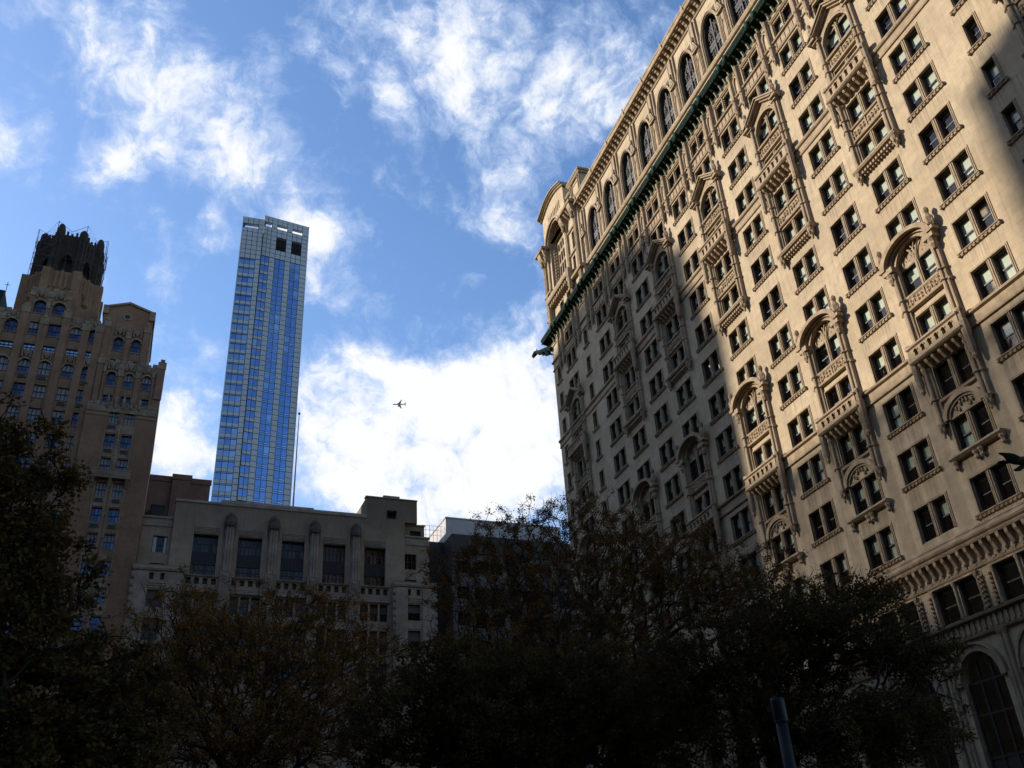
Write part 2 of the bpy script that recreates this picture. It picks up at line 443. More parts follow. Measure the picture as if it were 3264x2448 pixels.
def pair_hole(c, zt, h=2.1, w=1.19, mull=0.18):
    holes.append((c + mull, c + mull + w, zt - h, zt)); holes.append((c - mull - w, c - mull, zt - h, zt))


for c in PAIR_C:
    for zt in ROWS:
        pair_hole(c, zt)
        wins.append(('pairn' if abs(zt - 32.2) < .1 or abs(zt - 54.8) < .1 or abs(zt - 20.9) < .1 else 'pair', c, zt))
for c in SING_C:
    for zt in ROWS:
        holes.append((c - 0.46, c + 0.46, zt - 2.05, zt)); wins.append(('single', c, zt))
for c in BAY_C + END_C:
    sh = 1 if c in END_C else 0
    gi = 10 - sh                                   # row in the arch of the gabled bay
    for i, zt in enumerate(ROWS):
        if i == gi:
            holes.append((c - 1.6, c + 1.6, zt - 2.1, zt + 0.65)); wins.append(('tall', c, zt))
        elif i == 4:
            holes.append((c - 1.6, c + 1.6, zt - 2.1, zt + 1.55)); wins.append(('tall', c, zt))
        else:
            pair_hole(c, zt)
            wins.append(('bay' if i in (gi - 1, gi - 2, gi - 3, 3, 2, 1) else 'pair', c, zt))
for c in PAIR_C + BAY_C + END_C:
    for s_ in (0, 1):
        a = c + 0.1 if s_ else c - 1.3
        holes.append((a, a + 1.2, TOPROW - 1.75, TOPROW))
    wins.append(('top', c, TOPROW))
    holes.append((c + 0.2, c + 1.72, 13.75, 15.85)); holes.append((c - 1.72, c - 0.2, 13.75, 15.85))
    wins.append(('low', c, 15.85))
    holes.append((c - 1.5, c + 1.5, ZB + 0.4, 12.0)); wins.append(('ground', c, 12.0))

wb = MB(True)
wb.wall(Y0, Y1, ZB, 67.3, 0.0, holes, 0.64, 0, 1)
for c in PAIR_C + BAY_C + END_C: wb.archfill(c - 1.5, c + 1.5, 10.3, 11.9, 12.0, 0.0, 0.46, 14, 0)
for c in BAY_C + END_C:
    dz = -DST if c in END_C else 0
    wb.archfill(c - 1.6, c + 1.6, 57.3 + dz, 59.15 + dz, 59.25 + dz, 0.0, 0.46, 14, 1)
    wb.archfill(c - 1.6, c + 1.6, 35.7, 37.4, 37.5, 0.0, 0.46, 14, 1)
# sides, back, roof of the main volume
for y in (Y0, Y1): wb.face([(y, 0, ZB), (y, 0, 67.3), (y, -22, 67.3), (y, -22, ZB)], 0)
wb.face([(Y0, -22, ZB), (Y1, -22, ZB), (Y1, -22, 67.3), (Y0, -22, 67.3)], 0)
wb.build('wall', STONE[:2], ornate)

# ---- window unit: frame and sill (stone), sash bars, glass, blinds


def window_geo(mb, kind, part, var=0):
    """one window unit around u = 0 with its head at z = 0"""
    if kind in ('pair', 'pairn', 'bay'):
        ls = [(0.18, 1.37, -2.1, 0.0), (-1.37, -0.18, -2.1, 0.0)]
    elif kind == 'tall': ls = [(0.16, 1.5, -2.1, 0.0), (-1.5, -0.16, -2.1, 0.0)]
    elif kind == 'single': ls = [(-0.46, 0.46, -2.05, 0.0)]
    elif kind == 'top': ls = [(0.1, 1.3, -1.75, 0.0), (-1.3, -0.1, -1.75, 0.0)]
    elif kind == 'low': ls = [(0.2, 1.72, -2.1, 0.0), (-1.72, -0.2, -2.1, 0.0)]
    else: ls = [(-1.5, 1.5, -13.2, 0.0)]
    a, b = min(l[0] for l in ls), max(l[1] for l in ls)
    h = ls[0][2]
    if part == 'frame':
        if kind in ('pair', 'pairn', 'single', 'bay'):
            for (d1, wd) in ((0.05, 0.15), (0.09, 0.06)):
                mb.box(b + 0.002, b + wd, -0.002, d1, h, wd, 1); mb.box(a - wd, a - 0.002, -0.002, d1, h, wd, 1)
                mb.box(a, b, -0.002, d1, 0.002, wd - .001, 1)
            if kind != 'single':
                mb.box(-0.05, 0.05, -0.1, 0.06, h, -0.01, 1)
                for q in (-0.14, 0.14): mb.box(q - .025, q + .025, -0.1, 0.03, h, -0.01, 1)
        if kind in ('pair', 'single'):
            mb.run([(0, h - .002), (0.20, h - .03), (0.22, h - .10), (0.14, h - .16), (0.10, h - .28), (0, h - .30)], a - 0.33, b + 0.33, 1)
            n = 11 if kind == 'pair' else 5
            for k in range(n):
                q = a - 0.26 + (b - a + 0.52) * k / (n - 1)
                mb.box(q - .05, q + .05, 0.10, 0.19, h - .25, h - .15, 1)
            for q in (a - 0.30, b + 0.30): mb.lathe(q, 0.12, [(0.02, h - .34), (0.10, h - .27), (0.10, h - .18)], 6, 1)
        if kind == 'top':
            for q0, q1, z0, z1, _ in [(l[0], l[1], l[2], l[3], 0) for l in ls]:
                n = 7
                for k in range(n):
                    zc = z0 + 0.12 + (z1 - z0 - 0.2) * k / (n - 1)
                    for q in (q0 + .05, q1 - .05): mb.box(q - .045, q + .045, -0.12, 0.0, zc - .05, zc + .05, 1)
                for k in range(5):
                    q = q0 + 0.18 + (q1 - q0 - .36) * k / 4
                    mb.box(q - .045, q + .045, -0.12, 0.0, z1 - .1, z1 - .01, 1)
            for (q, wd) in ((a - .08, .16), (0, .12), (b + .08, .16)): mb.box(q - wd / 2, q + wd / 2, 0.001, 0.1, h, 0.1, 1)
            mb.run([(0, .1), (.12, .12), (.16, .2), (0, .26)], a - .2, b + .2, 1)
        if kind == 'low':
            for q in (a - .1, 0.0, b + .1):
                mb.lathe(q, 0.06, [(.14, h), (.14, h + .15), (.09, h + .22), (.09, -.35), (.16, -.1), (.16, 0)], 8, 1)
            mb.box(a - .6, b + .6, .001, .12, h - .16, h - .001, 1); mb.box(a - .26, b + .26, .001, .2, .001, .12, 1)
            for sg in (-1, 1):
                mb.box(*( (b + .23, b + .49) if sg > 0 else (a - .49, a - .23)), .001, .03, h, .05, 1)
                for k in range(7):
                    zc = h + .18 + k * .27
                    q = (b + .36 if sg > 0 else a - .36)
                    mb.box(q - .13, q + .13, 0.002, .16, zc - .06, zc + .06, 1); mb.box(q - .07, q + .07, .162, .24, zc - .10, zc + .02, 1)
        if kind == 'tall':
            # branching tracery: a mullion that splits into two curved arms, with cusped plates
            tp = 1.45 if var else 0.6
            mb.box(-0.15, 0.15, -0.34, -0.06, h, -0.1, 1); mb.box(-0.06, 0.06, -0.06, 0.0, h, -0.1, 1)
            mb.box(-1.58, 1.58, -0.26, -0.20, 0.0, 0.22, 1)
            ap_ = 1.42 if var else .55
            zb_ = -.25 if var else -1.3
            mb.prism([(1.59, .0), (1.59, max(.03, zb_))] + [(1.59 * math.cos(math.pi * k / 16), max(.03, zb_ + (ap_ - zb_) * math.sin(math.pi * k / 16))) for k in range(1, 16)] + [(-1.59, max(.03, zb_)), (-1.59, .0)], -.31, -.27, 1)
            for sg in (-1, 1):
                for k in range(3): mb.lathe(sg * (.62 + .28 * k), -.25, [(.02, .26 + .1 * k), (.09, .33 + .1 * k), (.02, .45 + .1 * k)], 5, 2)
            for sg in (-1, 1):
                mb.prism([(sg * .16, .22), (sg * 1.45, .22), (sg * 1.30, tp * .45), (sg * 1.0, tp * .72), (sg * .75, tp * .35), (sg * .5, tp * .55), (sg * .32, tp * .30)], -0.26, -0.20, 1)
                mb.tube([(sg * .05, -.14, -.15), (sg * .10, -.14, tp * .22), (sg * .32, -.14, tp * .62), (sg * .72, -.14, tp * .93), (sg * .9, -.14, tp)], [.11, .10, .08, .07, .05], 6, 1)
                mb.tube([(sg * .10, -.14, tp * .22), (sg * .0, -.14, tp * .6), (sg * -.25, -.14, tp * .95)], [.07, .06, .05], 5, 1)
                mb.lathe(sg * 1.2, -0.2, [(.02, tp * .05 + .1), (.12, tp * .2 + .1), (.1, tp * .4 + .1), (.02, tp * .5 + .1)], 6, 1)
            for q in (-1.58, 1.58): mb.lathe(q, -.06, [(.09, h), (.09, -.2), (.13, -.1), (.13, .05)], 6, 1)
            mb.run([(0.0, h - .25), (0.0, h + .02), (.16, h + .02), (.18, h - .12), (.08, h - .25)], -1.7, 1.7, 1)
    if part == 'sash' and kind != 'ground':
        for u0, u1, z0, z1 in ls:
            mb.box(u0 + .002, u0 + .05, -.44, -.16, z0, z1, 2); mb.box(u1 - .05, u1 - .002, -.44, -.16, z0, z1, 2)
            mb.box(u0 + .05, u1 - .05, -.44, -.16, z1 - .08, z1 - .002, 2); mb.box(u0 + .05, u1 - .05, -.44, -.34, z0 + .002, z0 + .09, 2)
            for q in (u0 + .05, u1 - .12): mb.box(q, q + .05, -.44, -.34, z0 + .09, z1 - .08, 6)
            mb.box(u0 + .12, u1 - .12, -.43, -.32, (z0 + z1) / 2 - .05, (z0 + z1) / 2 + .03, 6)
    if part == 'sash' and kind == 'ground':
        for q in (-1.45, -.5, .5, 1.45): mb.box(q - .06, q + .06, -.45, -.30, -13.2, -.4 if abs(q) < 1 else -1.6, 2)
        for zz in (-11, -9.2, -6.4, -5.6, -3.4, -1.7): mb.box(-1.5, 1.5, -.44, -.33, zz, zz + .14, 2)
        mb.box(-1.5, 1.5, -.46, -.38, -6.3, -5.65, 2)
    if part == 'glass':
        for u0, u1, z0, z1 in ls:
            zm = (z0 + z1) / 2
            mb.face([(u0, -.365, z0), (u1, -.365, z0), (u1, -.355, zm), (u0, -.355, zm)], 3)
            mb.face([(u0, -.385, zm), (u1, -.385, zm), (u1, -.375, z1), (u0, -.375, z1)], 3)
    if part == 'blind' and kind != 'ground':
        for k, (u0, u1, z0, z1) in enumerate(ls):
            v = (var * 7 + k * 3) % 8
            drop = (0.55, 0.0, 0.98, 0.62, 0.0, 0.45, 0.98, 0.5)[v]
            if drop > 0: mb.face([(u0 + .03, -.46, z1 - (z1 - z0) * drop), (u1 - .03, -.46, z1 - (z1 - z0) * drop), (u1 - .03, -.45, z1), (u0 + .03, -.45, z1)], 4)
            else: mb.face([(u0 + .03, -.46, z1 - .25), (u1 - .03, -.46, z1 - .25), (u1 - .03, -.45, z1), (u0 + .03, -.45, z1)], 4)


def in_view(c, zt):
    x, y = eye_px(42, c, zt - 1)
    return -60 < x < 3330 and -60 < y < 2500


order = sorted(range(len(wins)), key=lambda i: (0 if in_view(wins[i][1], wins[i][2]) and wins[i][0] != 'ground' and wins[i][2] > 12 + 0.05 * 0 and not (wins[i][2] < 30 and wins[i][1] > 52) else 1, 42 ** 2 + wins[i][1] ** 2 + wins[i][2] ** 2))
protos = {}
rest = MB(True)
hv = random.Random(11)
for rank, i in enumerate(order):
    kind, c, zt = wins[i]
    var = hv.randrange(8)
    fv = 1 if (kind == 'tall' and zt < 40) else 0
    if rank < 100:
        key = (kind, fv)
        if key not in protos:
            d = {}
            for part in ('frame', 'sash', 'glass'):
                mb = MB(True); window_geo(mb, kind, part, fv); d[part] = mb.mesh('window_' + part, STONE) if mb.f else None
            protos[key] = d
        bk = ('blind', kind, var)
        if bk not in protos:
            mb = MB(True); window_geo(mb, kind, 'blind', var); protos[bk] = mb.mesh('window_blind', STONE)
        d = protos[key]
        wo_ = link('window', d['frame'] or d['sash'], ornate, (-c, 0, zt))
        link('sash', d['sash'], wo_); link('pane', d['glass'], wo_); link('blind', protos[bk], wo_)
    else:
        rest.off(c, 0, zt)
        for part in ('frame', 'sash', 'glass', 'blind'): window_geo(rest, kind, part, fv if part == 'frame' else var)
rest.off(0, 0, 0)
tag(rest.build('window', STONE, ornate), kind='stuff')

# ---- window air conditioner in the single window
ac = MB(True)
ac.box(26.62, 27.12, -0.38, 0.12, 41.52, 41.98, 0); ac.box(26.66, 27.08, 0.121, 0.13, 41.57, 41.93, 1)
ac.build('air_conditioner', [M['white'], M['greyl']], ornate)

# ---- gabled oriel bay (top) and round arched oriel bay (below)


def shaft(mb, u, d, z0, z1, r=.13, rings=()):
    prof = [(r * 1.5, z0), (r * 1.5, z0 + .12), (r, z0 + .2), (r, z1 - .35), (r * 1.7, z1 - .08), (r * 1.7, z1)]
    mb.lathe(u, d, prof, 8, 0)
    for zz in rings: mb.lathe(u, d, [(r, zz - .1), (r * 1.7, zz - .04), (r * 1.7, zz + .06), (r, zz + .12)], 8, 0)


def pendant(mb, u, d, z, s=1.0):
    mb.lathe(u, d, [(.02, z - 1.05 * s), (.12 * s, z - .9 * s), (.10 * s, z - .8 * s), (.2 * s, z - .55 * s), (.17 * s, z - .45 * s), (.27 * s, z - .2 * s), (.30 * s, z)], 8, 0)
    for k in range(5):
        a = 2 * math.pi * k / 5 + .3
        mb.lathe(u + .2 * s * math.cos(a), d + .2 * s * math.sin(a), [(.02, z - .6 * s), (.08 * s, z - .5 * s), (.06 * s, z - .3 * s)], 5, 0)


def finial(mb, u, d, z, h=1.5):
    k = h / 1.5
    mb.box(u - .28, u + .28, d - .28, d + .28, z, z + .22, 0)
    mb.lathe(u, d, [(.24, z + .22), (.16, z + .35), (.2 * k, z + .5), (.24 * k, z + .75 * k), (.14 * k, z + .95 * k), (.10 * k, z + 1.05 * k), (.16 * k, z + 1.2 * k), (.15 * k, z + 1.35 * k), (.05, z + 1.5 * k)], 7, 0)
    for a in (-1, 1): mb.lathe(u + a * .18 * k, d, [(.03, z + .35), (.1 * k, z + .5 * k), (.09 * k, z + .75 * k), (.03, z + .9 * k)], 5, 0)


def balcony(mb, z0, z1, w=2.15, proj=.85):
    mb.run([(0, z1), (proj + .08, z1), (proj + .08, z1 - .12), (proj, z1 - .18), (0, z1 - .18)], -w - .06, w + .06, 0)
    slots = [(-1.55 + .62 * k - .13, -1.55 + .62 * k + .13, z0 + .42, z1 - .32) for k in range(6)]
    mb.wall(-w, w, z0 + .2, z1 - .18, proj - .04, slots, .25, 0, 0)
    for s_ in slots:
        mb.face([(s_[0], proj - .29, s_[2]), (s_[1], proj - .29, s_[2]), (s_[1], proj - .29, s_[3]), (s_[0], proj - .29, s_[3])], 1)
        mb.band((s_[0] + s_[1]) / 2, s_[3] - .13, .13, .2, proj - .045, proj + .015, 6, 0)
    for q in (-w, w): mb.face([(q, 0, z0 + .2), (q, proj - .04, z0 + .2), (q, proj - .04, z1 - .18), (q, 0, z1 - .18)], 0)
    mb.run([(0, z0 + .2), (proj + .06, z0 + .2), (proj + .1, z0 + .1), (proj, z0), (proj - .1, z0 - .06), (0, z0 - .06)], -w - .1, w + .1, 0)
    for k in range(7):                                   # corbels with little arches
        q = -1.8 + .6 * k
        mb.run([(0, z0 - .06), (proj - .15, z0 - .06), (proj - .2, z0 - .2), (.25, z0 - .62), (0, z0 - .7)], q - .09, q + .09, 0)
        if k < 6: mb.band(q + .3, z0 - .30, .21, .30, 0.0, proj - .25, 6, 0, .2, .26)


def carved(mb, z0, z1, w=1.5, seed=0):
    """a carved relief panel"""
    q = random.Random(seed)
    mb.box(-w, w, 0.001, .08, z0, z1, 0)
    mb.box(-.05, .05, .08, .16, z0, z1, 0)
    for sg in (-1, 1):
        for k in range(4):
            c = sg * (.3 + .33 * k); zc = (z0 + z1) / 2 + q.uniform(-.1, .1)
            mb.lathe(c, .1, [(.02, zc - .28), (.13, zc - .12), (.06, zc), (.14, zc + .14), (.02, zc + .3)], 6, 0)
            mb.band(c, zc - .12, .14, .2, .08, .14, 7, 0)


def gabled(which):
    mb = MB(True)
    if which == 'frame':
        for sg in (-1, 1):
            for (du, dd, r) in ((1.78, .28, .14), (2.02, .16, .12), (1.62, .14, .09)):
                shaft(mb, sg * du, dd, 53.45, 58.95, r, (56.0, 55.1))
                shaft(mb, sg * du, dd + .02, 45.25, 51.3, r, (49.9, 48.9, 47.4))
            mb.box(sg * 1.5, sg * 2.14, 0.001, .18, 53.4, 58.6, 0)
            mb.box(sg * 1.5, sg * 2.14, 0.001, .20, 45.2, 51.4, 0)
            mb.box(sg * 1.55, sg * 2.25, .001, .5, 58.6, 58.95, 0)
        mb.run([(0, 55.0), (.26, 55.06), (.30, 55.2), (0, 55.3)], -2.2, 2.2, 0)
        mb.run([(0, 56.15), (.26, 56.2), (.30, 56.36), (0, 56.46)], -2.1, 2.1, 0)
        mb.off(0, 0, 0); carved(mb, 55.3, 56.15, 1.48, 3)
        carved(mb, 47.75, 48.75, 1.48, 5)
        mb.run([(0, 48.75), (.2, 48.78), (.24, 48.9), (0, 48.98)], -1.6, 1.6, 0)
        mb.run([(0, 47.55), (.2, 47.6), (.24, 47.72), (0, 47.76)], -1.6, 1.6, 0)
        mb.run([(0, 45.25), (.55, 45.25), (.6, 45.1), (.5, 44.95), (.3, 44.85), (0, 44.8)], -2.25, 2.25, 0)
        for k in range(13):
            q = -1.8 + .3 * k
            mb.box(q - .08, q + .08, .001, .38, 44.62, 44.82, 0); mb.box(q - .05, q + .05, .001, .22, 44.45, 44.62, 0)
        for sg in (-1, 1): pendant(mb, sg * 1.95, .3, 44.85, 1.0)
        for sg in (-1, 1): mb.box(sg * 1.42, sg * 1.5, 0.001, .1, 49.0, 51.2, 0)
    if which == 'hood':
        P = [(2.5, 59.0), (0, 60.65), (-2.5, 59.0)]
        for d0, d1, t0, t1 in ((0.0, .75, 0.0, .16), (0.0, .62, -.18, 0.0), (0, .35, -.34, -.18)):
            for (a, b) in ((P[0], P[1]), (P[1], P[2])):
                mb.prism([(a[0], a[1] + t0), (b[0], b[1] + t0), (b[0], b[1] + t1), (a[0], a[1] + t1)], d0, d1, 0)
        mb.prism([(2.2, 58.75), (1.6, 57.4), (1.6, 58.4), (.9, 59.2), (0, 59.45), (-.9, 59.2), (-1.6, 58.4), (-1.6, 57.4), (-2.2, 58.75), (0, 60.25)], .001, .12, 0)
        mb.band(0, 57.3, 1.6, 1.78, .0, .2, 14, 0, 1.85, 2.03)
        for sg in (-1, 1): mb.box(sg * 1.7, sg * 2.55, 0, .7, 58.8, 59.0, 0)
    if which == 'finial':
        finial(mb, 0, .4, 59.25, 1.7)
    if which == 'balcony':
        balcony(mb, 52.0, 53.35)
    if which == 'buttress':
        if True:
            mb.lathe(0, .55, [(.05, 49.6), (.2, 49.85), (.16, 50.0), (.25, 50.3), (.22, 51.2), (.26, 51.7), (.30, 51.8), (.30, 52.4), (.24, 52.5), (.24, 53.2), (.33, 53.4), (.33, 53.6)], 8, 0)
    return mb.mesh('gabled_bay_' + which, [M['trim'], M['inside']])


def rounded(which):
    mb = MB(True)
    if which == 'frame':
        for sg in (-1, 1):
            for (du, dd, r) in ((1.80, .28, .14), (2.04, .16, .12), (1.64, .14, .09)):
                shaft(mb, sg * du, dd, 30.2, 36.0, r, (33.7, 32.9))
                shaft(mb, sg * du, dd, 24.6, 28.5, r, (26.3,))
            mb.box(sg * 1.52, sg * 2.16, 0.001, .18, 30.2, 36.0, 0)
            mb.box(sg * 1.52, sg * 2.16, 0.001, .18, 24.6, 28.5, 0)
            mb.box(sg * 1.5, sg * 2.4, .001, .62, 35.95, 36.35, 0)
            pendant(mb, sg * 1.9, .26, 24.7, .9)
            mb.lathe(sg * 2.0, .3, [(.16, 35.2), (.3, 35.5), (.24, 35.7), (.34, 35.95)], 8, 0)
        carved(mb, 32.95, 33.75, 1.5, 8)
        mb.run([(0, 32.7), (.28, 32.76), (.32, 32.9), (0, 32.98)], -2.25, 2.25, 0)
        mb.run([(0, 26.0), (.2, 26.05), (.24, 26.2), (0, 26.25)], -1.7, 1.7, 0)
        mb.band(0, 24.75, 1.36, 1.72, .0, .26, 14, 0, 1.0, 1.3)                     # lower window's round label
        mb.band(0, 24.75, 1.20, 1.35, .0, .14, 14, 0, .85, .98)
        for k in range(9):
            t = math.pi * (k + .5) / 9
            mb.lathe(.75 * math.cos(t) * (1.0 if k % 2 else .6), .07, [(.02, 24.78 + .5 * math.sin(t)), (.1, 24.88 + .5 * math.sin(t)), (.02, 25.12 + .5 * math.sin(t))], 5, 0)
        mb.run([(0, 22.5), (.42, 22.5), (.46, 22.36), (.3, 22.24), (0, 22.2)], -2.05, 2.05, 0)
        for q in (-1.85, -.2, .2, 1.85): mb.lathe(q, .18, [(.04, 21.62), (.16, 21.75), (.12, 21.95), (.2, 22.1), (.2, 22.22)], 7, 0)
    if which == 'hood':
        for ra, rb, ha, hb, d1 in ((1.60, 1.80, 1.70, 1.88, .2), (1.80, 2.05, 1.20, 1.42, .36), (2.05, 2.45, 1.34, 1.62, .72)):
            zc = 35.7 if ra < 1.7 else 36.3
            mb.band(0, zc, ra, rb, 0.0, d1, 18, 0, ha, hb)
        mb.prism([(2.05 * math.cos(math.pi * k / 14), 36.3 + 1.4 * math.sin(math.pi * k / 14)) for k in range(15)] + [(1.6 * math.cos(math.pi * k / 14), 35.75 + 1.62 * math.sin(math.pi * k / 14)) for k in range(14, -1, -1)], .001, .14, 0)
    if which == 'finial':
        finial(mb, 0, .42, 36.35, 1.9)
    if which == 'balcony':
        balcony(mb, 29.0, 30.2, 2.15, .8)
    if which == 'buttress':
        if True:
            mb.lathe(0, .5, [(.05, 26.9), (.18, 27.1), (.15, 27.3), (.24, 27.6), (.22, 28.3), (.28, 28.9), (.28, 29.5), (.22, 29.6), (.22, 30.1), (.3, 30.25), (.3, 30.4)], 8, 0)
    return mb.mesh('round_bay_' + which, [M['trim'], M['inside']])


PARTS = ('frame', 'hood', 'balcony', 'finial', 'buttress')
GB = {k: gabled(k) for k in PARTS}; RB = {k: rounded(k) for k in PARTS}
for c in BAY_C + END_C:
    dz = -DST if c in END_C else 0
    for nm, D, z, fo, bo in (('gabled_bay', GB, dz, 2.1, 2.2), ('round_arched_bay', RB, 0, 2.35, 2.25)):
        o = link(nm, D['frame'], ornate, (-c, 0, z))
        link('arch_hood', D['hood'], o); link('balcony', D['balcony'], o)
        for sg in (-1, 1):
            link('finial', D['finial'], o, (sg * fo, 0, 0)); link('buttress', D['buttress'], o, (sg * bo, 0, 0))

# ---- belt courses and the bracketed lower cornice
stops = sorted([(c - 2.2, c + 2.2) for c in BAY_C + END_C])


def spans(st):
    out = []; u = Y0 - .12
    for a, b in st: out.append((u, a)); u = b
    out.append((u, Y1 + .12)); return out


bc = MB(True)
for a, b in spans(stops):
    bc.run([(0, 51.55), (.10, 51.6), (.14, 51.72), (.06, 51.8), (.06, 52.3), (.2, 52.38), (.26, 52.5), (.26, 52.6), (0, 52.68)], a, b, 0)
    bc.cut()
    bc.run([(0, 28.95), (.14, 29.0), (.16, 29.12), (.08, 29.2), (.08, 29.75), (.26, 29.85), (.3, 29.98), (0, 30.08)], a, b, 0)
    bc.cut()
bc.build_each('belt_course', M['trim'], ornate)
mc = MB(True)
mc.run([(0, 17.3), (.50, 17.3), (.56, 17.42), (.5, 17.5), (.62, 17.6), (.66, 17.72), (.44, 17.9), (.3, 18.05), (.34, 18.12), (.30, 18.22), (0, 18.3)], Y0 - .5, Y1 + .5, 0)
k = 0
q = Y0 + .2
while q < Y1:
    mc.run([(0, 16.45), (.14, 16.42), (.2, 16.6), (.34, 16.9), (.46, 17.05), (.48, 17.298), (0, 17.298)], q - .11, q + .11, 0)
    mc.box(q - .07, q + .07, .14, .26, 16.36, 16.5, 0)
    q += .628
mc.run([(0, 16.02), (.1, 16.06), (.14, 16.16), (.08, 16.22), (.12, 16.34), (0, 16.38)], Y0 - .1, Y1 + .1, 0)
for kk in range(110): mc.box(Y0 + .3 + .737 * kk, Y0 + .55 + .737 * kk, .09, .15, 16.2, 16.3, 0)
mc.run([(0, 13.5), (.3, 13.52), (.34, 13.64), (0, 13.72)], Y0 - .1, Y1 + .1, 0)
mc.run([(0, 12.5), (.2, 12.55), (.24, 12.68), (0, 12.74)], Y0 - .1, Y1 + .1, 0)
q = Y0 + .3
while q < Y1 - .3:
    mc.box(q - .1, q + .1, .002, .1, 12.82, 13.44, 0); q += .42
for c in PAIR_C + BAY_C + END_C:
    mc.band(c, 10.3, 1.5, 1.85, 0, .18, 14, 0, 1.6, 1.95)
    mc.band(c, 10.3, 1.86, 2.0, 0, .3, 14, 0, 1.96, 2.1)
    for sg in (-1, 1):
        mc.lathe(c + sg * 2.28, .16, [(.2, ZB), (.2, ZB + .8), (.13, ZB + 1), (.13, 12.2), (.22, 12.45), (.22, 12.5)], 8, 0)
        mc.lathe(c + sg * 2.05, .1, [(.12, ZB), (.09, ZB + 1), (.09, 9.9), (.15, 10.2), (.15, 10.3)], 8, 0)
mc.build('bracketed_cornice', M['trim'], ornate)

# ---- colonnette clusters and panelled band under the copper cornice
edges = sorted(PAIR_C + BAY_C + END_C)
bounds = [(a + b) / 2 for a, b in zip(edges, edges[1:]) if b - a < 6] + [84.2, 93.6, 88.5, 29.2, 24.9]
cm = MB(True)
for sg in (-.6, .6):
    cm.lathe(sg, .22, [(.05, 61.5), (.14, 61.75), (.12, 61.95), (.2, 62.2), (.17, 62.3), (.26, 62.6), (.22, 62.7), (.19, 63.5), (.28, 63.6), (.28, 63.75), (.18, 63.85), (.15, 66.3), (.24, 66.55), (.26, 66.85)], 8, 0)
    cm.lathe(sg - .17, .1, [(.08, 62.7), (.08, 66.4), (.12, 66.6)], 6, 0); cm.lathe(sg + .17, .1, [(.08, 62.7), (.08, 66.4), (.12, 66.6)], 6, 0)
    for k in range(5): cm.lathe(sg + .16 * math.cos(1.26 * k), .22 + .16 * math.sin(1.26 * k), [(.02, 61.9), (.07, 62.05), (.04, 62.3)], 5, 0)
cm.band(0, 65.4, .26, .4, .0, .14, 10, 0, .75, .9)
cm.box(-.4, -.28, 0.001, .12, 63.9, 65.4, 0); cm.box(.28, .4, .001, .12, 63.9, 65.4, 0)
cm.box(-.85, .85, .001, .05, 63.6, 63.9, 0)
cme = cm.mesh('colonnettes', M['trim'])
for b in bounds: link('colonnette_cluster', cme, ornate, (-b, 0, 0))
pb = MB(True)
pb.run([(0, 63.95), (.2, 64.0), (.24, 64.12), (0, 64.2)], Y0 - .1, Y1 + .1, 0)
pb.run([(0, 62.75), (.12, 62.8), (.16, 62.92), (0, 63.0)], Y0 - .1, Y1 + .1, 0)
for c in edges:
    for k in range(6): pb.box(c - 1.6 + .6 * k, c - 1.2 + .6 * k, .001, .07, 63.1, 63.85, 0)
pb.run([(0, 66.35), (.1, 66.4), (.14, 66.5), (.05, 66.6), (.05, 66.8), (.16, 66.9), (0, 67.0)], Y0 - .1, Y1 + .1, 0)
pb.build('panelled_band', M['trim'], ornate)

# ---- copper cornice with curved ribs and rosettes
cc = MB(True)
E0, E1 = Y0 - 1.05, Y1 + 1.05
cc.run([(0, 67.05), (.12, 67.05), (.25, 67.45), (.85, 67.62), (.95, 67.55), (1.02, 67.55), (1.05, 67.7), (1.0, 67.8), (1.12, 68.0), (1.15, 68.18), (-.6, 68.3), (-.6, 67.05)], E0, E1, 0)
for k in range(int((E1 - E0) / .1657)): cc.box(E0 + .1657 * k, E0 + .1657 * k + .08, 1.02, 1.07, 67.6, 67.68, 0) if k % 2 else None
cc.build('copper_cornice', M['copper'], ornate)
co_ = [o for o in ornate.children if o.name.startswith('copper_cornice')][0]
rb = MB(True); rs = MB(True)
rb.tube([(0, .10, 66.72), (0, .18, 67.02), (0, .34, 67.28), (0, .60, 67.44), (0, .84, 67.56)], [.15, .15, .13, .11, .08], 6, 0)
rs.lathe(0, 1.13, [(.02, 67.42), (.15, 67.52), (.24, 67.72), (.24, 67.95), (.15, 68.12), (.02, 68.2)], 8, 0)
for a in range(6): rs.lathe(.2 * math.cos(a * 1.05), 1.22, [(.02, 67.70 + .2 * math.sin(a * 1.05)), (.09, 67.8 + .2 * math.sin(a * 1.05)), (.02, 67.92 + .2 * math.sin(a * 1.05))], 5, 0)
rbm_, rsm_ = rb.mesh('rib', M['rib']), rs.mesh('rosette', M['rosette'])
for c in bounds:
    for k in range(6):
        q = c - 2.05 + .82 * k
        if Y0 < q < Y1: link('rib', rbm_, co_, (-q, 0, 0))
    for q in (c - .55, c + .55): link('rosette', rsm_, co_, (-q, 0, 0))
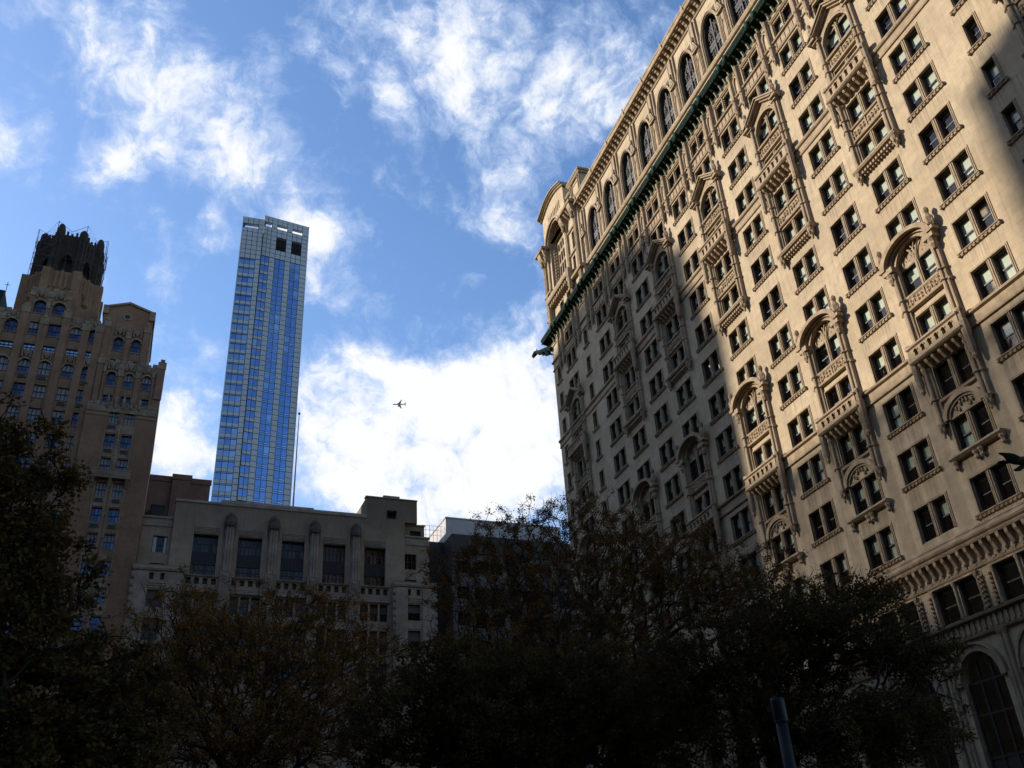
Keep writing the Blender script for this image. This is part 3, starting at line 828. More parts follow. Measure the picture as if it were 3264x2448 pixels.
# lion-like gargoyle at the far corner
gg = MB(True)
gx = lambda t, z, r: (97.0 + t, .25 + .35 * t, z)
gg.tube([gx(-.2, 66.2, 0), gx(.5, 66.65, 0), gx(1.3, 66.75, 0), gx(2.0, 66.95, 0), gx(2.5, 67.3, 0), gx(2.9, 67.35, 0), gx(3.3, 67.15, 0), gx(3.55, 67.1, 0)], [.34, .36, .40, .38, .28, .33, .26, .10], 8, 0)
gg.tube([gx(2.6, 67.5, 0), gx(2.55, 67.95, 0)], [.12, .02], 5, 0); gg.tube([gx(3.1, 67.0, 0), gx(3.4, 66.8, 0)], [.14, .05], 5, 0)
for s_ in (-.22, .22):
    gg.tube([(98.6, .8 + s_, 66.6), (98.1, .7 + s_, 66.0), (97.3, .4 + s_, 65.75)], [.2, .13, .1], 6, 0)
    gg.tube([(97.7, .5 + s_, 66.5), (97.35, .4 + s_, 65.9), (97.0, .3 + s_, 65.5)], [.2, .14, .1], 6, 0)
gg.build('gargoyle', M['copper'], ornate)

# ---- set back top storey with tall arched windows
SB = -.55
tb = MB(True)
ARCH = [c for c in edges if 18 < c < 83]
th = [(c - 1.42, c + 1.42, 72.0, 78.05) for c in ARCH]
tb.wall(Y0, 84.6, 67.9, 81.8, SB, th, .55, 0, 2)  # arch reveals take the lining colour that is darkened for shade
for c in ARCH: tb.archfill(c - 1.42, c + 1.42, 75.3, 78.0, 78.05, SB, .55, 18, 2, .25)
tb.face([(Y0, SB, 67.9), (Y0, SB, 81.8), (Y0, -22, 81.8), (Y0, -22, 67.9)], 0)
tb.face([(Y0, -22, 67.9), (84.6, -22, 67.9), (84.6, -22, 81.8), (Y0, -22, 81.8)], 0)
tb.face([(Y0, SB, 81.8), (84.6, SB, 81.8), (84.6, -22, 81.8), (Y0, -22, 81.8)], 0)
tb.build('upper_wall', [M['lime'], M['trim'], M['shaded_liner']], ornate)
tr = MB(True)
tr.run([(SB, 71.2), (SB + .2, 71.25), (SB + .26, 71.4), (SB + .3, 71.55), (SB + .3, 71.7), (SB, 71.85)], Y0, 84.6, 0)
tr.run([(SB, 70.2), (SB + .12, 70.25), (SB + .18, 70.4), (SB, 70.5)], Y0, 84.6, 0)
tr.run([(SB, 69.0), (SB + .16, 69.0), (SB + .18, 69.9), (SB, 70.0)], Y0, 84.6, 0)
tr.build('sill_course', M['trim'], ornate)
rc = MB(True)
rc.run([(SB, 79.75), (SB + .12, 79.8), (SB + .2, 79.95), (SB + .1, 80.1), (SB, 80.15)], Y0, 84.6, 0)
rc.run([(SB, 80.95), (SB + 1.0, 80.95), (SB + 1.05, 81.05), (SB + 1.0, 81.15), (SB + .85, 81.2), (SB + .85, 81.75), (SB + .95, 81.9), (SB + .95, 82.05), (SB - .4, 82.1), (SB - .4, 81.81), (SB, 81.81)], Y0 - .5, 84.6, 0)
q = Y0 + .3; k = 0
while q < 84.3:
    rc.run([(SB, 80.2), (SB + .2, 80.2), (SB + .34, 80.45), (SB + .5, 80.55), (SB + .62, 80.75), (SB + .8, 80.8), (SB + .84, 80.948), (SB, 80.948)], q - .16, q + .16, 0)
    q += .828; k += 1
rc.build('roof_cornice', M['trim'], ornate)
# arched windows: moulded reveals, mullion, tracery, small panes
aw = MB(True)
for ra, rb_, d0, d1 in ((1.42, 1.54, SB, SB + .12), (1.54, 1.72, SB, SB + .22), (1.34, 1.42, SB - .16, SB - .04)):
    aw.band(0, 75.3, ra, rb_, d0, d1, 20, 0, ra + 1.28, rb_ + 1.28)
    for sg in (-1, 1): aw.box(sg * ra, sg * rb_, d0, d1, 71.9, 75.3, 0)
at_ = MB(True)
for q in (-.42, .42): at_.box(q - .05, q + .05, SB - .48, SB - .36, 72.0, 77.0, 0)
at_.box(-.09, .09, SB - .50, SB - .28, 72.0, 77.6, 0)
for q in (-.84, .84): at_.box(q - .04, q + .04, SB - .48, SB - .38, 72.0, 76.4, 0)
for kk in range(12): at_.box(-1.42, 1.42, SB - .47, SB - .39, 72.3 + .4 * kk, 72.35 + .4 * kk, 0)
for sg in (-1, 1):
    at_.band(sg * .55, 75.4, .30, .42, SB - .50, SB - .34, 10, 1, .9, 1.05)
    at_.lathe(sg * .55, SB - .36, [(.02, 75.2), (.16, 75.4), (.1, 75.6), (.18, 75.8), (.02, 76.1)], 6, 1)
at_.band(0, 76.6, .22, .34, SB - .50, SB - .34, 12, 1, .3, .42, 0, 2 * math.pi)
for zz in (73.9, 74.4): at_.box(-1.2, 1.2, SB - .50, SB - .36, zz, zz + .38, 0)
ag = MB(True)
for z0, z1 in ((72.0, 73.9), (74.78, 77.7)):
    for kk in range(6):
        a = -1.42 + 2.84 * kk / 6
        ag.face([(a, SB - .44, z0), (a + .4733, SB - .44, z0), (a + .4733, SB - .43, z1), (a, SB - .43, z1)], 0)
ame, atm, agm = aw.mesh('arched_window', M['trim']), at_.mesh('tracery', [M['sash'], M['shaded_liner']]), ag.mesh('panes', M['glass'])
ab = MB(True)
ab.face([(-1.2, SB - .54, 72.05), (-.1, SB - .54, 72.05), (-.1, SB - .52, 73.3), (-1.2, SB - .52, 73.3)], 0)
abm = ab.mesh('blind', M['blind'])
for i, c in enumerate(ARCH):
    o = link('arched_window', ame, ornate, (-c, 0, 0))
    link('tracery', atm, o); link('pane', agm, o)
    if i % 2 == 0: link('blind', abm, o)
# buttresses with gablets between the arches
bt = MB(True)
bt.box(-.62, .62, SB, SB + .22, 71.8, 79.8, 0)
for q in (-.5, -.3, .3, .5): bt.lathe(q, SB + .24, [(.09, 71.9), (.07, 72.1), (.07, 75.4), (.1, 75.5)], 6, 0)
bt.prism([(-.55, 75.5), (.55, 75.5), (.5, 75.8), (0, 77.0), (-.5, 75.8)], SB + .2, SB + .5, 0)
bt.prism([(-.36, 75.75), (.36, 75.75), (0, 76.55)], SB + .5, SB + .56, 0)
bt.box(-.34, .34, SB + .2, SB + .36, 76.4, 79.6, 0)
for q in (-.3, .3): bt.lathe(q, SB + .36, [(.08, 76.6), (.06, 76.8), (.06, 79.3), (.1, 79.6)], 6, 0)
bt.lathe(0, SB + .45, [(.16, 76.9), (.2, 77.05), (.08, 77.2), (.14, 77.4), (.03, 77.6)], 6, 0)
bt.band(0, 73.6, .2, .3, SB + .2, SB + .3, 8, 0, .8, .95)
bt.prism([(-.3, 81.15), (.3, 81.15), (.22, 81.6), (0, 82.5), (-.22, 81.6)], SB + .87, SB + 1.0, 0)
btm = bt.mesh('buttress', M['trim'])
for b in [b for b in bounds if 19 < b < 84.5 and b not in (29.2, 24.9)] + [29.3, 24.7]: link('buttress', btm, ornate, (-b, 0, 0))

# ---- corner pavilion rising above the roof
pv = MB(True)
P0, P1 = 84.6, 97.0
BA0, BA1 = 89.7, 94.4
ph = [(BA0, BA1, 72.9, 84.0), (86.3, 87.1, 75.6, 78.3), (86.7, 87.5, 71.3, 74.6), (95.25, 95.75, 75.6, 78.3), (95.25, 95.75, 71.4, 74.2), (89.3, 90.6, 69.0, 71.0), (91.7, 93.0, 69.0, 71.0)]
ph += [(89.9 + .55 * k, 90.16 + .55 * k, 85.1, 86.5) for k in range(8)]
pv.wall(P0, P1, 68.2, 82.2, 0.0, [h for h in ph if h[3] < 83] + [(BA0, BA1, 72.9, 82.2)], .5, 0, 1)
pv.wall(88.4, 96.2, 82.2, 87.6, 0.0, [h for h in ph if h[2] > 83] + [(BA0, BA1, 82.2, 84.0)], .5, 0, 1)
pv.archfill(BA0, BA1, 81.4, 83.95, 84.0, 0.0, .9, 18, 1)
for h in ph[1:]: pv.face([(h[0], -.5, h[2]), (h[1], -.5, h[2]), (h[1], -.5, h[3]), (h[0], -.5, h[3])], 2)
for a, b, z0, z1 in ((P0, P1, 68.2, 82.2), (88.4, 96.2, 82.2, 87.6)):
    for y in (a, b): pv.face([(y, 0, z0), (y, 0, z1), (y, -10, z1), (y, -10, z0)], 0)
    pv.face([(a, -10, z0), (b, -10, z0), (b, -10, z1), (a, -10, z1)], 0)
pv.face([(P0, 0, 82.2), (P1, 0, 82.2), (P1, -10, 82.2), (P0, -10, 82.2)], 0)
pv.prism([(88.4, 87.6)] + [(88.4 + 7.8 * k / 10, 87.6 + 1.2 * math.sin(math.pi * k / 10)) for k in range(11)] + [(96.2, 87.6)], -10, 0.0, 0)
pavo = pv.build('corner_pavilion', [M['lime'], M['trim'], M['inside']], ornate)
pg = MB(True)
for k in range(12):                                       # curved roof moulding
    a = (88.0 + 8.6 * k / 12, 87.5 + 1.25 * math.sin(math.pi * k / 12)); b = (88.0 + 8.6 * (k + 1) / 12, 87.5 + 1.25 * math.sin(math.pi * (k + 1) / 12))
    for d1, t0, t1 in ((.25, 0.0, .25), (.5, .25, .42), (.7, .42, .6)):
        pg.prism([(a[0], a[1] + t0), (b[0], b[1] + t0), (b[0], b[1] + t1), (a[0], a[1] + t1)], -10.2, d1, 0)
pg.build('curved_gable', M['trim'], pavo)
pa = MB(True)
zc = 81.4
for ra, rb_, d0, d1 in ((2.35, 2.62, 0, .35), (2.62, 2.95, 0, .6)):
    pa.band((BA0 + BA1) / 2, zc, ra, rb_, d0, d1, 20, 0, ra + .2, rb_ + .2)
for ra, rb_, d in ((2.05, 2.35, -.35), (1.78, 2.05, -.6), (1.5, 1.78, -.85)):
    pa.band((BA0 + BA1) / 2, zc, ra, rb_, d - .25, d, 20, 0, ra + .2, rb_ + .2)
    for sg in (-1, 1): pa.box((BA0 + BA1) / 2 + sg * ra, (BA0 + BA1) / 2 + sg * rb_, d - .25, d, 72.9, zc, 0)
for kk in range(15):
    for sg in (-1, 1): pa.lathe((BA0 + BA1) / 2 + sg * 1.95, -.45, [(.02, 73.4 + .55 * kk), (.13, 73.55 + .55 * kk), (.02, 73.75 + .55 * kk)], 5, 0)
for q in (-.75, 0, .75): pa.box((BA0 + BA1) / 2 + q - .09, (BA0 + BA1) / 2 + q + .09, -1.0, -.8, 72.9, 82.6, 0)
for zz in (75.2, 77.6, 79.6, 81.3): pa.box(BA0 + .8, BA1 - .8, -1.0, -.82, zz, zz + .5, 0)
for sg in (-1, 1): pa.band((BA0 + BA1) / 2 + sg * .38, 81.8, .26, .38, -1.0, -.8, 8, 0, .7, .85)
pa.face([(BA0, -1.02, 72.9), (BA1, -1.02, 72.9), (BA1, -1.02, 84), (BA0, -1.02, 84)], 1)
pa.build('great_arch', [M['trim'], M['inside']], pavo)
pp = MB(True)
for (a, b, dd) in ((85.0, 85.75, .4), (88.1, 88.75, .35), (95.0, 95.2, .25), (96.15, 96.95, .35)):
    pp.box(a, b, .001, dd * .5, 68.2, 80.0, 0)
    for q in (a + .12, (a + b) / 2, b - .12): pp.lathe(q, dd * .6, [(.14, 68.3), (.1, 68.6), (.1, 79.3), (.16, 79.7), (.16, 79.9)], 7, 0)
    pp.run([(0, 79.6), (.3, 79.7), (.45, 80.2), (.8, 80.8), (.95, 81.3), (1.0, 81.6), (0, 81.6)], a - .05, b + .05, 0)
    pp.lathe((a + b) / 2, .55, [(.05, 79.3), (.2, 79.6), (.16, 79.9), (.3, 80.3), (.2, 80.6), (.34, 81.0), (.3, 81.4)], 7, 0)
for a, b in ((84.55, 88.9), (94.8, 97.6)):
    pp.run([(0, 81.6), (1.1, 81.6), (1.2, 81.8), (1.12, 82.0), (0, 82.1)], a, b, 0)
    q = a + .5
    while q < b - .3: pp.run([(0, 80.6), (.4, 80.9), (.8, 81.3), (.85, 81.598), (0, 81.598)], q - .13, q + .13, 0); q += .75
pp.run([(0, 72.1), (.9, 72.1), (1.0, 72.3), (.9, 72.5), (.95, 72.9), (.8, 73.0), (0, 73.0)], 88.0, 95.6, 0)
for kk in range(12): pp.box(88.5 + .6 * kk, 88.75 + .6 * kk, 0, .7, 71.5, 72.098, 0)
pp.lathe(88.0, .5, [(.2, 70.0), (.42, 70.6), (.34, 71.0), (.5, 71.8), (.5, 73.0)], 8, 0); pp.lathe(95.4, .45, [(.2, 69.4), (.36, 70.4), (.3, 71.0), (.5, 71.8), (.5, 73.0)], 8, 0)
for zz in (74.9, 78.6): pp.run([(0, zz), (.2, zz + .05), (.24, zz + .2), (0, zz + .3)], 85.8, 88.0, 0)
pp.run([(0, 71.0), (.5, 71.05), (.6, 71.3), (.4, 71.5), (0, 71.6)], 84.5, 87.8, 0)
for zz in (70.6, 74.5): pp.run([(0, zz), (.3, zz + .05), (.35, zz + .25), (0, zz + .4)], 95.0, 97.3, 0)
pp.build('pier', M['trim'], pavo)
# raised attic block beside the gable
ab2 = MB(True)
ab2.box(82.6, 85.9, -2.6, .02, 82.1, 84.9, 0); ab2.box(86.05, 88.38, -2.6, -.25, 82.21, 84.6, 0)
for a, b, zz, dd in ((82.35, 86.1, 84.9, .35), (82.2, 86.25, 85.25, .5), (86.3, 88.36, 84.6, .1)): ab2.run([(-2.8, zz), (dd - .1, zz), (dd, zz + .15), (dd, zz + .3), (-2.8, zz + .34)], a, b, 1)
for q in (82.75, 83.2, 85.3, 85.75, 87.9): ab2.lathe(q, .1, [(.14, 82.2), (.1, 82.4), (.1, 84.5), (.16, 84.8)], 7, 1)
ab2.box(83.4, 85.1, .021, .1, 82.5, 82.6, 1); ab2.box(83.4, 85.1, .021, .1, 84.3, 84.4, 1)
ab2.build('attic_block', [M['lime'], M['trim']], pavo)
rf = MB(True)
rf.face([(Y0, -.6, 68.31), (Y1, -.6, 68.31), (Y1, -22, 68.31), (Y0, -22, 68.31)], 0)
rf.face([(Y0, -1, 81.83), (84.6, -1, 81.83), (84.6, -22, 81.83), (Y0, -22, 81.83)], 0)
rf.build('roof', M['roof'], ornate)
# ================================================================ buildings closing the view; u = metres along their street front, d = outwards
FRONT = 122.0
ROT = R_(2.85)


def open_window(root, u0, u1, z0, z1, d, kind, mats, name='window', bars=(2, 2), blind=None):
    """glazing set in an opening: panes, dark bars and, where the photo shows one, a pale shade"""
    mb = MB(); uc = (u0 + u1) / 2
    w_, h_ = u1 - u0, z1 - z0
    mb.off(0, 0, 0)
    a, b = -w_ / 2, w_ / 2
    nb, nh = bars
    for i in range(nb):
        for k in range(nh):
            x0 = a + w_ * i / nb; x1 = a + w_ * (i + 1) / nb; y0 = h_ * k / nh; y1 = h_ * (k + 1) / nh
            j = rnd.uniform(-.012, .012)
            m_ = 2 if (blind is not None and y1 > h_ * blind + .01) else 0
            mb.face([(x0, d + j, y0), (x1, d + rnd.uniform(-.012, .012), y0), (x1, d + j, y1), (x0, d + j, y1)], m_)
    t = .05
    for i in range(nb + 1): mb.box(a + w_ * i / nb - t, a + w_ * i / nb + t, d + .02, d + .08, 0, h_, 1)
    for k in range(nh + 1): mb.box(a, b, d + .021, d + .09, h_ * k / nh - t, h_ * k / nh + t, 1)
    return mb.build(name, mats, root, (uc, 0, z0))


# ---------------------------------------------------------------- brown brick tower, left
brown = thing('brown_brick_tower', 'tall brown brick tower with stepped parapets and a dark netted lantern crown', 'tower', (0, FRONT, 1.6), ROT)
BW = [M['blueglass'], M['sash'], M['shade']]
bw = []                                     # (u0,u1,z0,z1,plane,arched,blind)
B0, B1, B2, BC = .6, 0.0, -.5, -.05
for (a, b) in ((-13.2, -11.98), (-11.2, -9.94)):
    bw.append((a, b, 61.3, 63.6, B0, 1, .45))
    for k in range(16):
        zt = 59.72 - 3.5 * k if k < 2 else 52.75 - 3.5 * (k - 2)
        bw.append((a, b, zt - 1.95, zt, B0, 0, (None, .5, .4, None, .6)[k % 5]))
for (a, b) in ((-14.42, -13.2), (-12.15, -10.92), (-9.84, -8.6)):
    bw.append((a, b, 67.3, 69.55, B1, 1, .5 if a > -13 else None)); bw.append((a, b, 64.6, 66.05, B1, 0, None))
for (a, b) in ((-14.4, -13.1), (-12.05, -10.8)):
    bw.append((a, b, 73.3, 75.55, B2, 1, None)); bw.append((a, b, 71.15, 71.95, B2, 0, .01))
for i, (a, b) in enumerate(((-30.9, -29.4), (-28.2, -26.65), (-25.4, -23.95), (-23.0, -21.5), (-20.08, -18.58), (-17.7, -16.3))):
    bl = (None, .4, .5, .45, .6, None)[i]
    bw.append((a, b, 67.7, 69.85, BC, 1, bl))
    if i in (2, 3): bw.append((a + .15, b + .22, 77.35, 79.5, BC, 1, None))
    bw.append((a + (.15 if i in (2, 3) else 0), b + (.22 if i in (2, 3) else 0), 73.8, 75.9, BC, 0 if i in (2, 3) else 1, .5 if i in (2, 4) else None))
    bw.append((a, b, 71.25, 72.3, BC, 0, .01))
    for k in range(14):
        zt = 66.15 - 3.5 * k
        bw.append((a, b, zt - 1.95, zt, BC, 0, (.45, .5, None, .35)[(k + i) % 4]))
bb = MB()


def bholes(plane): return [(w_[0], w_[1], w_[2], w_[3]) for w_ in bw if w_[4] == plane]


bb.block(-16.1, -7.05, ZB, 64.0, B0, -16, bholes(B0), .35, 0, 1)
bb.block(-16.25, -7.15, 64.01, 71.0, B1, -16, bholes(B1), .35, 0, 1)
bb.block(-16.3, -9.65, 71.01, 78.0, B2, -15, bholes(B2), .35, 0, 1)
bb.block(-46.0, -16.28, ZB, 77.0, BC, -18, bholes(BC), .35, 0, 1)
bb.block(-26.0, -20.75, 77.01, 81.2, BC, -12, [h for h in bholes(BC) if h[3] > 77], .35, 0, 1)
for w_ in bw:
    if w_[5]: bb.archfill(w_[0], w_[1], w_[3] - .65, w_[3] - .01, w_[3], w_[4], .35, 10, 1)
bb.prism([(-16.3, 78.01), (-9.65, 78.01), (-9.65, 80.2), (-13.1, 81.3), (-16.3, 80.2)], -14, B2, 2)
bb.build('wall', [M['brick'], M['terra'], M['brick']], brown)
bt_ = MB()
# piers, terracotta heads, carved shields and crenellations


def crenel(mb, u0, u1, d, z, h=.55, n=None, m=0):
    n = n or max(3, int((u1 - u0) / .8))
    st = (u1 - u0) / n
    for k in range(n):
        mb.box(u0 + st * k + st * .12, u0 + st * (k + 1) - st * .12, d - .45, d + .12, z, z + h * (1.0 if k % 2 else .6), m)


def shield(mb, u, d, z, s=1.0):
    mb.prism([(u - .34 * s, z), (u + .34 * s, z), (u + .34 * s, z - .55 * s), (u, z - 1.0 * s), (u - .34 * s, z - .55 * s)], d, d + .16, 0)
    mb.prism([(u - .16 * s, z - .12 * s), (u + .16 * s, z - .12 * s), (u + .1 * s, z - .6 * s), (u, z - .8 * s), (u - .1 * s, z - .6 * s)], d + .16, d + .26, 0)
    for q in (-.5, .5): mb.box(u + q * s - .07, u + q * s + .07, d, d + .22, z - 1.2 * s, z + .2 * s, 0)


for (u0, u1, d, z) in ((-16.1, -7.05, B0, 64.01), (-16.25, -7.15, B1, 71.01), (-26.0, -20.75, BC, 81.21), (-32.6, -26.05, BC, 77.02), (-20.7, -16.3, BC, 77.02), (-46, -32.7, BC, 77.02)):
    crenel(bt_, u0, u1, d, z)
    bt_.box(u0 - .02, u1 + .02, d, d + .10, z - 1.0, z - .02, 0)
for c in (-12.6, -10.55):
    for q in (-.75, .75): bt_.box(c + q - .1, c + q + .1, B0, B0 + .12, 20, 61.2, 0)
for (u, d, z) in ((-13.8, B1, 71.0), (-11.5, B1, 71.0), (-9.2, B1, 71.0), (-24.6, BC, 81.0), (-22.1, BC, 81.0), (-19.3, BC, 77.2), (-17.0, BC, 77.2), (-27.4, BC, 77.2), (-30.1, BC, 77.2), (-13.75, B2, 77.0), (-11.4, B2, 77.0), (-19.3, BC, 71.0), (-17.0, BC, 71.0), (-22.2, BC, 71.2), (-24.7, BC, 71.2)):
    shield(bt_, u, d + .1, z)
for (u, d, z0, z1, wd) in [(q, BC, 20, 78.2 if i in (2, 4) else 76.6, .5) for i, q in enumerate((-31.8, -28.8, -26.05, -23.45, -20.75, -18.1, -16.4))] + [(-15.4, B1, 64, 71.6, .35), (-12.65, B1, 64, 70.0, .3), (-10.4, B1, 64, 70.0, .3), (-7.5, B1, 66, 72.0, .5), (-15.5, B2, 71, 78, .4), (-12.55, B2, 71, 76.6, .3), (-10.2, B2, 71, 78, .4), (-22.2 - 1.25, BC, 72, 79.3, .18), (-30.15, BC, 20, 76.2, .1), (-14.75, B1, 64, 70.4, .12), (-8.4, B1, 64, 70.4, .12)]:
    bt_.box(u - wd, u + wd, d, d + .22, z0, z1, 1)
    bt_.box(u - wd - .06, u + wd + .06, d, d + .30, z1 - 1.1, z1, 0)
    bt_.box(u - wd * .6, u + wd * .6, d, d + .36, z1, z1 + .4, 0)
for w_ in bw:                                  # decorated spandrels under each window
    if w_[2] < 20: continue
    u0, u1, z0, d = w_[0], w_[1], w_[2], w_[4]
    bt_.box(u0, u1, d - .12, d - .02 + (.1 if w_[4] == B0 else 0), z0 - 1.4, z0 - .02, 0)
    for k in range(5):
        q = u0 + (u1 - u0) * (k + .5) / 5
        bt_.box(q - .05, q + .05, d - .02, d + .06, z0 - 1.25, z0 - .35, 0)
    bt_.run([(d - .1, z0 - .12), (d + .12, z0 - .1), (d + .12, z0), (d - .1, z0 + .02)], u0 - .05, u1 + .05, 0)
    if w_[5]: bt_.band((u0 + u1) / 2, w_[3] - .65, (u1 - u0) / 2, (u1 - u0) / 2 + .2, d, d + .12, 10, 0, .65, .88)
for c in (-11.6,):                              # twisted column between the paired windows
    bt_.lathe(c, B0 + .1, [(.3, 54.6), (.2, 55.0)] + [(.17 + .06 * (k % 2), 55.0 + .25 * k) for k in range(26)] + [(.3, 61.8)], 8, 0)
bt_.box(-14.0, -9.3, B0, B0 + .9, 53.1, 53.3, 0); bt_.box(-14.0, -9.3, B0 + .75, B0 + .9, 53.3, 54.15, 0); bt_.box(-14.1, -9.2, B0 + .7, B0 + .96, 54.15, 54.3, 0)
for k in range(12): bt_.box(-13.8 + .39 * k, -13.62 + .39 * k, B0 + .9, B0 + .97, 53.4, 54.05, 0)
for q in (-13.7, -11.65, -9.6): bt_.run([(B0, 51.9), (B0 + .2, 52.1), (B0 + .8, 53.098), (B0, 53.098)], q - .2, q + .2, 0)
for (a, b, z) in ((-16.0, -13.5, 62.4), (-9.6, -7.3, 62.4)): bt_.box(a, b, B0, B0 + .1, z, z + .18, 0)
for k in range(5): bt_.lathe(-13.6 + 1.0 * k, B0 + .25, [(.05, 63.5), (.2, 63.8), (.14, 64.2), (.24, 64.6), (.2, 65.0), (.05, 65.4)], 7, 0)
# gable coping
for a, b in (((-16.45, 80.1), (-13.1, 81.35)), ((-13.1, 81.35), (-9.5, 80.1))):
    bt_.prism([a, b, (b[0], b[1] + .35), (a[0], a[1] + .35)], -14, B2 + .22, 0)
bt_.box(-16.5, -15.7, -3, B2 + .26, 79.2, 80.6, 0); bt_.box(-10.25, -9.45, -3, B2 + .26, 79.0, 80.55, 0)
bt_.band(-13.15, 79.1, .4, .58, B2, B2 + .12, 14, 0, None, None, 0, 2 * math.pi)
bt_.build('terracotta_trim', [M['terra'], M['brick']], brown)
ov = MB(); ov.lathe(0, 0, [(.4, -.01), (.4, .01)], 14, 0)
oo = ov.build('round_window', M['sash'], brown, (-13.15, -(B2 + .03), 79.1)); oo.rotation_euler = (R_(90), 0, 0)
bw.sort(key=lambda q: -q[3])
kept = 0
restb = MB()
for w_ in bw:
    if kept < 100:
        open_window(brown, w_[0], w_[1], w_[2], w_[3], w_[4] - .3, 'sash', [M['blueglass'], M['sash'], M['tglass2'] if w_[6] == .01 else M['shade']], 'window', (3, 2), w_[6] if w_[6] != .01 else 0); kept += 1  # paler panes carry the bright sky's reflection in their colour
    else:
        restb.face([(w_[0], w_[4] - .3, w_[2]), (w_[1], w_[4] - .3, w_[2]), (w_[1], w_[4] - .3, w_[3]), (w_[0], w_[4] - .3, w_[3])], 0)
if restb.f: tag(restb.build('window', BW, brown), kind='stuff')
# air conditioners under several windows
acb = MB()
for (u, d, z) in ((-24.7, BC, 66.9), (-22.2, BC, 66.9), (-17.0, BC, 66.9), (-19.3, BC, 63.4), (-17.0, BC, 63.4), (-12.6, B0, 60.5), (-12.6, B0, 57.0), (-10.55, B0, 57.0), (-12.6, B0, 50.0), (-10.55, B0, 50.0), (-12.6, B0, 46.5), (-10.55, B0, 46.5)):
    a = MB(); a.box(-.5, .5, -.1, .24, 0, .45, 1); a.box(-.42, .42, .241, .25, .06, .39, 0)
    a.build('air_conditioner', [M['spandrel'], M['greyl']], brown, (u, -d, z))
# gilt letters on the brick
for ch, u, z in (('P', -11.62, 47.9), ('E', -9.42, 48.0)):
    cu = bpy.data.curves.new('letter', 'FONT'); cu.body = ch; cu.size = .95; cu.extrude = .04; cu.align_x = 'CENTER'; cu.resolution_u = 3
    tmp = bpy.data.objects.new('tmp', cu); scene.collection.objects.link(tmp)
    dg = bpy.context.evaluated_depsgraph_get()
    me = bpy.data.meshes.new_from_object(tmp.evaluated_get(dg)); bpy.data.objects.remove(tmp)
    me.materials.clear(); me.materials.append(plain('tarnished gilt ' + ch, (0.30, 0.17, 0.05), .5, .3))
    o = link('letter', me, brown, (u, -(B0 + .28), z)); o.rotation_euler = (R_(90), 0, 0)
# lantern crown: octagonal drum on a stepped base, soot dark, with scaffold and netting
OC, OD = -22.9, -6.8


def octpts(r, off=22.5): return [(OC + r * math.cos(R_(off + 45 * k)), OD + r * math.sin(R_(off + 45 * k))) for k in range(8)]


cb_ = MB()


def octa(mb, r0, r1, z0, z1, m=0):
    A = [mb.p(x, y, z0) for x, y in octpts(r0)]; B = [mb.p(x, y, z1) for x, y in octpts(r1)]
    for k in range(8): mb.f.append([A[k], A[(k + 1) % 8], B[(k + 1) % 8], B[k]]); mb.mi.append(m)
    mb.f.append(B); mb.mi.append(m)


octa(cb_, 5.4, 5.35, 76.5, 86.2)
for x, y in octpts(5.35): cb_.box(x - .55, x + .55, y - .55, y + .55, 78, 86.3, 0)
for k in range(8):
    (xa, ya), (xb, yb) = octpts(5.4)[k], octpts(5.4)[(k + 1) % 8]
    for j in range(1, 6):
        t = j / 6; x, y = xa + (xb - xa) * t, ya + (yb - ya) * t
        cb_.box(x - .16, x + .16, y - .16, y + .16, 83.2, 85.8 + .5 * (j % 2), 0)
    x, y = (xa + xb) / 2, (ya + yb) / 2
    n = (Vector((x - OC, y - OD, 0))).normalized()
    cb_.lathe(x, y, [(.05, 81.2), (.55, 81.6), (.5, 82.4), (.75, 83.0), (.3, 83.2)], 8, 0)
crown_base = cb_.build('crown_base', M['brick'], brown)
cl = MB()
ri = 4.15
O8 = octpts(ri)
for k in range(8):
    (xa, ya), (xb, yb) = O8[k], O8[(k + 1) % 8]
    def seg(t0, t1, z0, z1, m=0):
        cl.face([(xa + (xb - xa) * t0, ya + (yb - ya) * t0, z0), (xa + (xb - xa) * t1, ya + (yb - ya) * t1, z0), (xa + (xb - xa) * t1, ya + (yb - ya) * t1, z1), (xa + (xb - xa) * t0, ya + (yb - ya) * t0, z1)], m)
    seg(0, .25, 84.0, 93.7); seg(.75, 1, 84.0, 93.7); seg(.25, .75, 90.2, 93.7); seg(.25, .75, 84.0, 86.2)
    for j in range(8):                                           # arch head of the opening
        t0, t1 = .25 + .5 * j / 8, .25 + .5 * (j + 1) / 8
        h0, h1 = math.sin(math.pi * j / 8), math.sin(math.pi * (j + 1) / 8)
        cl.face([(xa + (xb - xa) * t0, ya + (yb - ya) * t0, 88.9 + 1.2 * h0), (xa + (xb - xa) * t1, ya + (yb - ya) * t1, 88.9 + 1.2 * h1), (xa + (xb - xa) * t1, ya + (yb - ya) * t1, 90.2), (xa + (xb - xa) * t0, ya + (yb - ya) * t0, 90.2)], 0)
    for t in (.4, .6): 
        x, y = xa + (xb - xa) * t, ya + (yb - ya) * t
        cl.box(x - .12, x + .12, y - .12, y + .12, 90.8, 92.9, 0)
    hgt = 95.6 if k % 2 == 0 else 95.0
    x, y = O8[k]
    cl.lathe(x, y, [(.78, 84.0), (.70, 88), (.74, 90), (.64, 92), (.68, 93), (.60, 94.4), (.40, hgt - .3), (.12, hgt)], 8, 0)
    for a in range(3):
        an = R_(22.5 + 45 * k) + (a - 1) * .7
        cl.lathe(x + .7 * math.cos(an), y + .7 * math.sin(an), [(.22, 84.5), (.18, 91.5), (.28, 92.2), (.06, 93.2)], 5, 0)
octa(cl, 2.9, 2.9, 84.0, 93.2)
